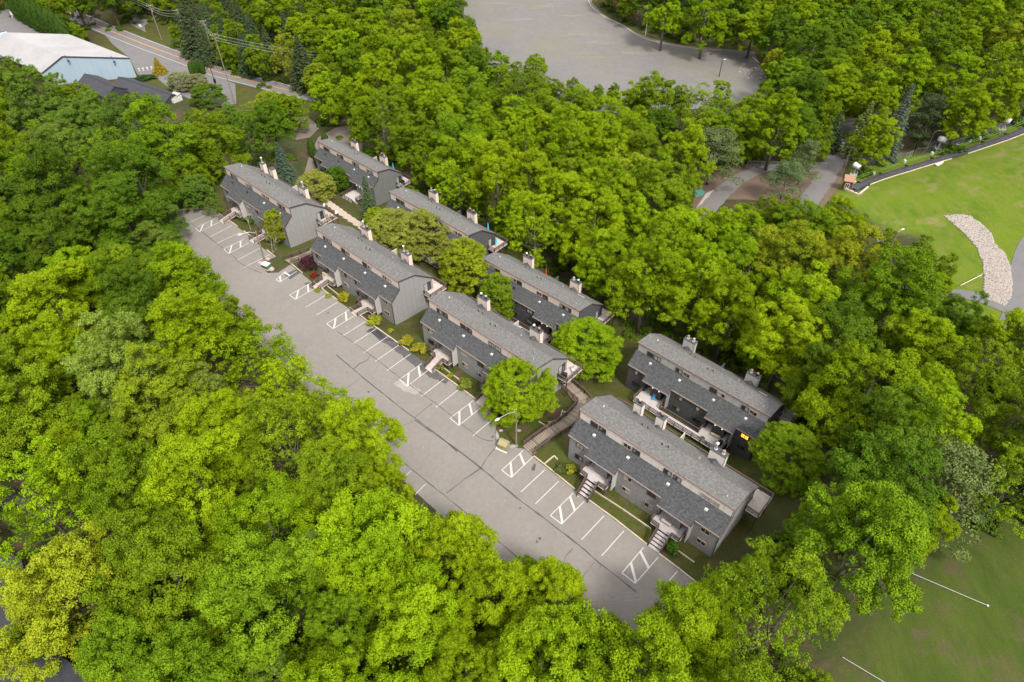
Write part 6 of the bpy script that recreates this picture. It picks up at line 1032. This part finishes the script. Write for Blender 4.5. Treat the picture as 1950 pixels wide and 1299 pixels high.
gabled('long_dark_building', 'long charcoal roofed wing ending in a small glass roof', W3(226, 147, gz+6), W3(326, 181, gz+6), 8, gz+4, gz+6, 'charcoal', 'charcoal')
t = thing('glass_roof', 'small white framed glass roof at the end of the charcoal wing', 'glass roof', W3(331, 185, gz+4.4), -.45)
for i in range(4): obj('glazing_bar', MB().bar((-1.5+i*1.0, -2, .2), (-1.5+i*1.0, 2, .9), .1), t, M['white'])
for i in range(3): obj('pane', MB().prism([(-1.45+i, -2, .18), (-.55+i, -2, .18), (-.55+i, 2, .88), (-1.45+i, 2, .88)], (0, 0, .04)), t, M['glass_b'])
obj('base', MB().box((-1.6, -2, -5), (1.6, 2, .16)), t, M['white'])
gabled('blue_roofed_building', 'corner of a blue roofed building at the left edge', W3(-60, 78, gz+7), W3(12, 60, gz+7), 10, gz+5, gz+7, 'bluewall', 'bluewall')
for i in range(5): b = G(266 + i*8, 136 - i*1.1); t = thing('white_post', 'white post in the short row beside the golden conifer', 'post', b, 0, 'white posts beside the golden conifer'); obj('post', MB().box((-.25, -.25, -.3), (.25, .25, 1.0)), t, M['white']); obj('cap', MB().box((-.3, -.3, 1.0), (.3, .3, 1.08)), t, M['white'])
# lower left roofs glimpsed through the trees
t = thing('lower_house', 'dark roofed house with pale eave line at the lower left corner', 'house', G(10, 1230)); zz = 4.5; Oz = Vector(t.location)
def roofplane(name, px, h, m, th=.2): obj(name, MB().prism([Vector(flat_pt(x, y, Oz.z+h)) - Oz for x, y in px], (0, 0, -th)), t, M[m])
roofplane('roof', [(-160, 1030), (40, 1060), (60, 1160), (10, 1235), (-160, 1100)], 5.5, 'charcoal'); roofplane('gutter', [(-60, 1140), (-57, 1139), (19, 1253), (16, 1255)], 5.8, 'metal'); roofplane('roof', [(20, 1258), (95, 1235), (175, 1290), (150, 1400), (-100, 1400), (-40, 1290)], 4.2, 'charcoal'); roofplane('porch_floor', [(-140, 1180), (10, 1262), (40, 1310), (-100, 1400)], 2.5, 'metal')
obj('wall', MB().prism([Vector(flat_pt(x, y, Oz.z-2)) - Oz for x, y in [(-150, 1080), (20, 1110), (40, 1180), (0, 1280), (-150, 1200)]], (0, 0, 7)), t, M['charcoal'])
gsheet('lower_driveway', [G(*p) for p in [(-120,915),(0,925),(50,945),(45,980),(0,990),(-120,1000)]], M['patch'], .06, 2); ribbon('edge_line', [G(-6, 945), G(12, 975)], .25, M['line'], .1, nx=1)
# ---------------------------------------------------------------- ski area
CP = smoothline([G(*p) for p in [(1621,366),(1648,350),(1690,335),(1730,323),(1762,313),(1800,302),(1835,291),(1880,276),(1920,262),(1962,244),(2040,210)]], .8)[:, :2]
czz = terrain(CP[:, 0], CP[:, 1]); CL3 = [(x, y, z+.35) for (x, y), z in zip(CP, czz)]; t = thing('conveyor_lift', 'long black conveyor belt lift with pale plywood side panels climbing the grass slope', 'ski lift', CL3[0]); o0 = Vector(CL3[0]); P = [Vector(p) - o0 for p in CL3]
def off(P, i, d): a = P[min(i+1, len(P)-1)] - P[max(i-1, 0)]; a.z = 0; a.normalize(); return P[i] + Vector((a.y, -a.x, 0))*d
mb = MB()
for i in range(len(P)-1): mb.add([off(P, i, -.45), off(P, i+1, -.45), off(P, i+1, .45), off(P, i, .45)], [(0, 3, 2, 1)])
obj('belt', mb, t, M['carpet'])
for s in (-.75, .75):
    mb = MB(); [mb.bar(off(P, i, s), off(P, i+1, s), .5, .3) for i in range(0, len(P)-1)]; obj('side_deck', mb, t, M['charcoal'])
for i in range(3, len(P)-4, 5):
    a, b = off(P, i, 1.25), off(P, min(i+5, len(P)-1), 1.25); a = a + (b-a)*.01; b = b - (b-a)*.01; obj('side_panel', MB().prism([a-Vector((0,0,.9)), b-Vector((0,0,.9)), b+Vector((0,0,.25)), a+Vector((0,0,.25))], (off(P, i, 1.32)-off(P, i, 1.25))), t, M['board' if (i//5) % 7 else 'charcoal'])
for s in (-1.9, -2.5):
    mb = MB(); mb.tube([off(P, i, s) + Vector((0, 0, .7)) for i in range(0, len(P), 4)], .05, 5); obj('rope', mb, t, mat('green_rope', (.12, .25, .05)))
for i in range(6, len(P)-2, 9): obj('roller_box', MB().box(tuple(off(P, i, -1.1)-Vector((.35,.3,.1))), tuple(off(P, i, -1.1)+Vector((.35,.3,.35)))), t, M['black'])
obj('loading_frame', MB().bar(off(P, 0, -2.2)-Vector((0,0,.2)), off(P, 0, 2.2)-Vector((0,0,.2)), .4, .6).bar(off(P, 0, 2.2), off(P, 6, 1.8), .35, .8).bar(off(P, 0, -2.2), off(P, 6, -1.8), .3, .5), t, M['board']); obj('motor_cover', MB().prism([off(P, 1, -.9), off(P, 5, -.9), off(P, 5, .9), off(P, 1, .9)], (0, 0, .45)), t, M['carpet'])
for k, (px, py) in enumerate([(1662,334),(1721,311),(1773,296),(1820,281),(1864,267),(1845,271),(1936,239),(1985,222)]):
    b = G(px, py); q = thing('marker_box', 'small white pad on a stake above the conveyor', 'marker', b, .4, 'white pads along the conveyor'); obj('pad', MB().box((-.35, -.3, .2), (.35, .3, 1.0)), q, M['white']); obj('stake', MB().box((-.04, -.04, -.3), (.04, .04, .2)), q, M['utility'])
b = G(1611, 360); t = thing('lift_hut', 'tiny dark brown lift hut with white window, blue side and sloping roof', 'hut', b, -.35); obj('wall', MB().prism([(-1.1, -1.0, -.3), (1.1, -1.0, -.3), (1.1, -1.0, 2.9), (-1.1, -1.0, 2.9)], (0, 2.0, 0)), t, M['brown']); obj('roof', MB().prism([(-1.35, -1.3, 2.8), (1.35, -1.3, 2.8), (1.35, 1.3, 3.4), (-1.35, 1.3, 3.4)], (0, 0, .15)), t, M['rust'])
wf = obj('window', MB().box((-.75, -1.1, 1.0), (.35, -1.01, 2.3)), t, M['white']); obj('pane', MB().box((-.62, -1.13, 1.12), (-.26, -1.105, 2.18)), wf, M['glass']); obj('pane', MB().box((-.14, -1.13, 1.12), (.22, -1.105, 2.18)), wf, M['glass'])
obj('door', MB().box((1.11, -.9, 0), (1.16, .2, 2.4)), t, M['white']); obj('side_board', MB().box((1.11, .3, .3), (1.17, .95, 2.3)), t, M['blue'])
def gun(px, py, top, label):
    b = G(px, py); H = 3.6; t = thing('snow_gun', label, 'snow gun', b, random.uniform(-.4, .1)); obj('mast', MB().tube([(0, 0, -.3), (0, 0, H)], [.28, .2], 9), t, M['metal']); obj('platform', MB().box((-.9, -.7, 1.3), (.9, .7, 1.42)).bar((-.8, -.7, 1.4), (-.8, .7, 2.2), .05).bar((.8, -.7, 1.4), (.8, .7, 2.2), .05), t, M['metal'])
    d = Vector((.85, -.5, -.1)).normalized(); c = Vector((0, 0, H+.5)); f = obj('fan_barrel', MB().tube([c-d*1.0, c-d*.7, c+d*.6, c+d*1.0], [.55, .78, .78, .68], 16, True), t, M['white']); obj('nozzle_ring', MB().tube([c+d*1.0, c+d*1.06], [.70, .66], 16), f, M['metal']); obj('fan_opening', MB().tube([c+d*1.07, c+d*1.09], .42, 14), f, M['black'])
gun(1622, 341, 318, 'white barrel snow gun beside the lift hut'); gun(1782, 291, 261, 'grey snow gun by the wooden floodlight pole'); gun(1903, 255, 227, 'white snow gun next to the tarmac path at the upper right')
b = G(1789, 313); t = thing('spare_panels', 'small heap of pale and dark boards beside the conveyor', 'boards', b, .3)
for i in range(4): obj('board', MB().box((-1.2+i*.7, -.5+.2*i, .02*i), (-.2+i*.7, .4+.1*i, .12+.03*i)), t, M['board' if i % 2 else 'white'])
# chain link fences
def fence(px, label, h=2.0):
    W = smoothline([G(*p) for p in px], 2.6)[:, :2] if len(px) > 2 else np.array([G(*p)[:2] for p in px]); z = terrain(W[:, 0], W[:, 1]); t = thing('chain_link_fence', label, 'fence', (W[0, 0], W[0, 1], z[0])); P = [Vector((x-W[0, 0], y-W[0, 1], zz-z[0])) for (x, y), zz in zip(W, z)]
    for p in P: obj('post', MB().tube([p - Vector((0, 0, .3)), p + Vector((0, 0, h))], .05, 6), t, M['metal'])
    mb = MB(); me_ = MB()
    for a, b in zip(P, P[1:]):
        mb.bar(a + Vector((0, 0, h)), b + Vector((0, 0, h)), .05); n = max(2, int((b-a).length/.22))
        for i in range(n):
            p, q = a + (b-a)*(i/n), a + (b-a)*((i+1)/n); me_.bar(p, p + (q-p)*.0 + Vector((0, 0, h)), .012)
        for k in range(9): me_.bar(a + Vector((0, 0, h*k/9)), b + Vector((0, 0, h*k/9)), .012)
    obj('top_rail', mb, t, M['metal']); o = obj('wire_mesh', me_, t, M['metal']); o['kind'] = 'stuff'
fence([(1422, 318), (1480, 320), (1530, 322), (1573, 322)], 'chain link fence behind the bend of the gravel track'); fence([(1610, 318), (1616, 300), (1655, 315)], 'chain link panels at the foot of the pale floodlight pole'); fence([(1656, 316), (1690, 306), (1722, 304), (1735, 298)], 'chain link fence below the tall blue-grey spruce'); fence([(1740, 296), (1775, 290), (1830, 275), (1880, 256)], 'chain link fence along the tarmac path')
b = G(1331, 371); t = thing('covered_boat', 'small turquoise covered skip beside the gravel track', 'skip', b, .3); obj('cover', MB().prism([(-1.4, -.8, .2), (1.4, -.8, .2), (1.1, -.5, 1.1), (-1.1, -.5, 1.1)], (0, 1.4, 0)), t, mat('teal_cover', (.04, .16, .14))); obj('frame', MB().box((-1.5, -.85, 0), (1.5, .7, .18)), t, M['metal'])
# rock drain: the largest stones one by one, the rest as one mass
DR = [G(*p)[:2] for p in [(1798,411),(1829,409),(1846,411),(1870,428),(1888,445),(1892,463),(1914,484),(1923,509),(1927,537),(1925,565),(1914,583),(1872,566),(1875,537),(1872,500),(1859,469),(1833,441)]]; dr = gsheet('rock_drain', DR, M['gravel'], .06, 1.2)
DP = np.array(DR); lo, hi = DP.min(0), DP.max(0); cand = RNG.uniform(lo, hi, (16000, 2)); cand = cand[inside(cand, DP)]; zc = terrain(cand[:, 0], cand[:, 1]); mb = MB(); oc = [(1,0,0),(-1,0,0),(0,1,0),(0,-1,0),(0,0,1),(0,0,-1)]; of = [(0,2,4),(2,1,4),(1,3,4),(3,0,4),(2,0,5),(1,2,5),(3,1,5),(0,3,5)]
mg = MB()
for k, ((x, y), z) in enumerate(zip(cand[:8000], zc)): r = random.uniform(.10, .34); a = random.uniform(0, 3); (mb if k % 4 else mg).add([(x + r*(v[0]*math.cos(a)-v[1]*math.sin(a))*random.uniform(.8, 1.2), y + r*(v[0]*math.sin(a)+v[1]*math.cos(a)), z + .08 + r*.7*v[2]) for v in oc], of)
o = obj('loose_stones', mb, dr, M['stone']); o['kind'] = 'stuff'; o = obj('loose_stones', mg, dr, M['stone_g']); o['kind'] = 'stuff'
for (px, py), (qx, qy), lab in (((1722, 1088), (1879, 1155), 'long pale pipe lying across the meadow edge at the lower right'), ((1603, 1253), (1700, 1311), 'second pale pipe leaving the bottom edge at the lower right')):
    a, b = Vector(G(px, py)), Vector(G(qx, qy)); mb = MB().tube([a + (b-a)*s + Vector((0, 0, terrain(*(a + (b-a)*s)[:2]) - (a + (b-a)*s).z + .25)) for s in np.linspace(0, 1, 12)], .05, 8); o = obj('pipe', mb, None, M['steel']); tag(o, lab, 'pipe'); obj('pipe_cap', MB().ball(b + Vector((0, 0, .25)), .16, 8), o, M['white'])
mb = MB().tube([Vector(G(1826, 549)) + Vector((0, 0, .8)), Vector(G(1866, 529)) + Vector((0, 0, .8))], .07, 6); mb.tube([Vector(G(1866, 529)), Vector(G(1866, 529)) + Vector((0, 0, 1.2))], .07, 6); tag(obj('barrier', mb, None, M['white']), 'white swing barrier across the service road beside the rock drain', 'barrier')
# marks on the upper car park
def arc(cx, cy, r, a0, a1, w, m, nm):
    c = flat_pt(cx, cy, UP_Z); mb = MB(); n = 26; vs = []
    for i in range(n+1):
        a = a0 + (a1-a0)*i/n; ww = w*(.4 + .6*math.sin(math.pi*i/n))
        for q in (r-ww/2, r+ww/2): vs.append((c[0] + q*math.cos(a), c[1] + q*.8*math.sin(a), UP_Z + .02))
    mb.add(vs, [(2*i, 2*i+1, 2*i+3, 2*i+2) for i in range(n)]); struct(nm, mb, m, up)
M['moss'] = mat('mossy_tarmac', (.142, .138, .080), noise=[(.6, .8, (.125, .122, .115)), (3, .7, (.118, .117, .124))]); M['tyre'] = mat('tyre_mark', (.105, .105, .112), noise=[(1, .8, (.145, .145, .15))]); M['sand'] = mat('sandy_scrape', (.150, .140, .130), noise=[(.7, .85, (.118, .117, .124))])
for cx, cy, r, a0, a1, w, mm in ((1180,150,9,.2,2.6,.35,'sand'), (1180,150,8.2,.5,2.9,.3,'sand'), (1180,152,7.3,.3,2.4,.3,'sand'), (1290,120,14,-.4,1.5,.5,'tyre'), (1300,128,12,0,2.0,.4,'sand'), (1060,30,22,3.0,4.4,.5,'tyre'), (1000,60,26,3.4,4.6,.5,'tyre'), (1330,118,20,.2,1.3,.8,'tyre'), (1240,110,16,.8,2.4,.6,'tyre'), (1390,125,9,.3,2.7,.4,'sand')): arc(cx, cy, r, a0, a1, w, M[mm], 'tyre_mark')
for k in range(30):
    px, py = random.choice([(940,8),(1040,12),(1080,25),(1110,66),(1080,68),(1000,40),(1150,80),(1240,104),(1120,105),(1170,118),(1215,108),(1300,102),(960,60)]); c = flat_pt(px + random.uniform(-25, 25), py + random.uniform(-5, 5), UP_Z); L = random.uniform(2, 9); n_ = 12
    planar('moss_streak' if k % 2 else 'sandy_scrape', [(c[0] + L*random.uniform(.6, 1.1)*math.cos(q*6.283/n_), c[1] + L*.22*random.uniform(.5, 1.2)*math.sin(q*6.283/n_)) for q in range(n_)], (UP_Z, 0, 0), M['moss' if k % 2 else 'sand'], .010 + k*.0004, up)
mb = MB()
for k in range(60): c = flat_pt(1432 + random.gauss(0, 14), 138 + random.gauss(0, 7), UP_Z); r = random.uniform(.12, .4); mb.box((c[0]-r, c[1]-r*.7, UP_Z-.05), (c[0]+r, c[1]+r*.7, UP_Z+r*.5))
o = obj('stones', mb, up, M['stone']); o['kind'] = 'stuff'
# tan reeds at the back of the upper car park
k = 2600; A0, A1 = np.array(G(1135, 5)[:2]), np.array(G(1195, 40)[:2]); tt = RNG.random(k); C = np.column_stack([A0 + (A1-A0)*tt[:, None] + RNG.normal(0, 1.6, (k, 2)) + np.array([3.5, 2.5]), np.zeros(k)]); C[:, 2] = terrain(C[:, 0], C[:, 1]) + RNG.uniform(.2, 2.2, k)
me = leaf_mesh('reeds', C, RNG.normal(size=(k, 3))*np.array([1, 1, .15]), RNG.uniform(.3, .7, k), RNG.random(k), M['leaf']); o = obj('reeds', me, kind='stuff'); tag(o, 'band of dry tan reeds on the far bank of the upper car park', 'reeds'); o.color = (.34, .25, .14, 1)
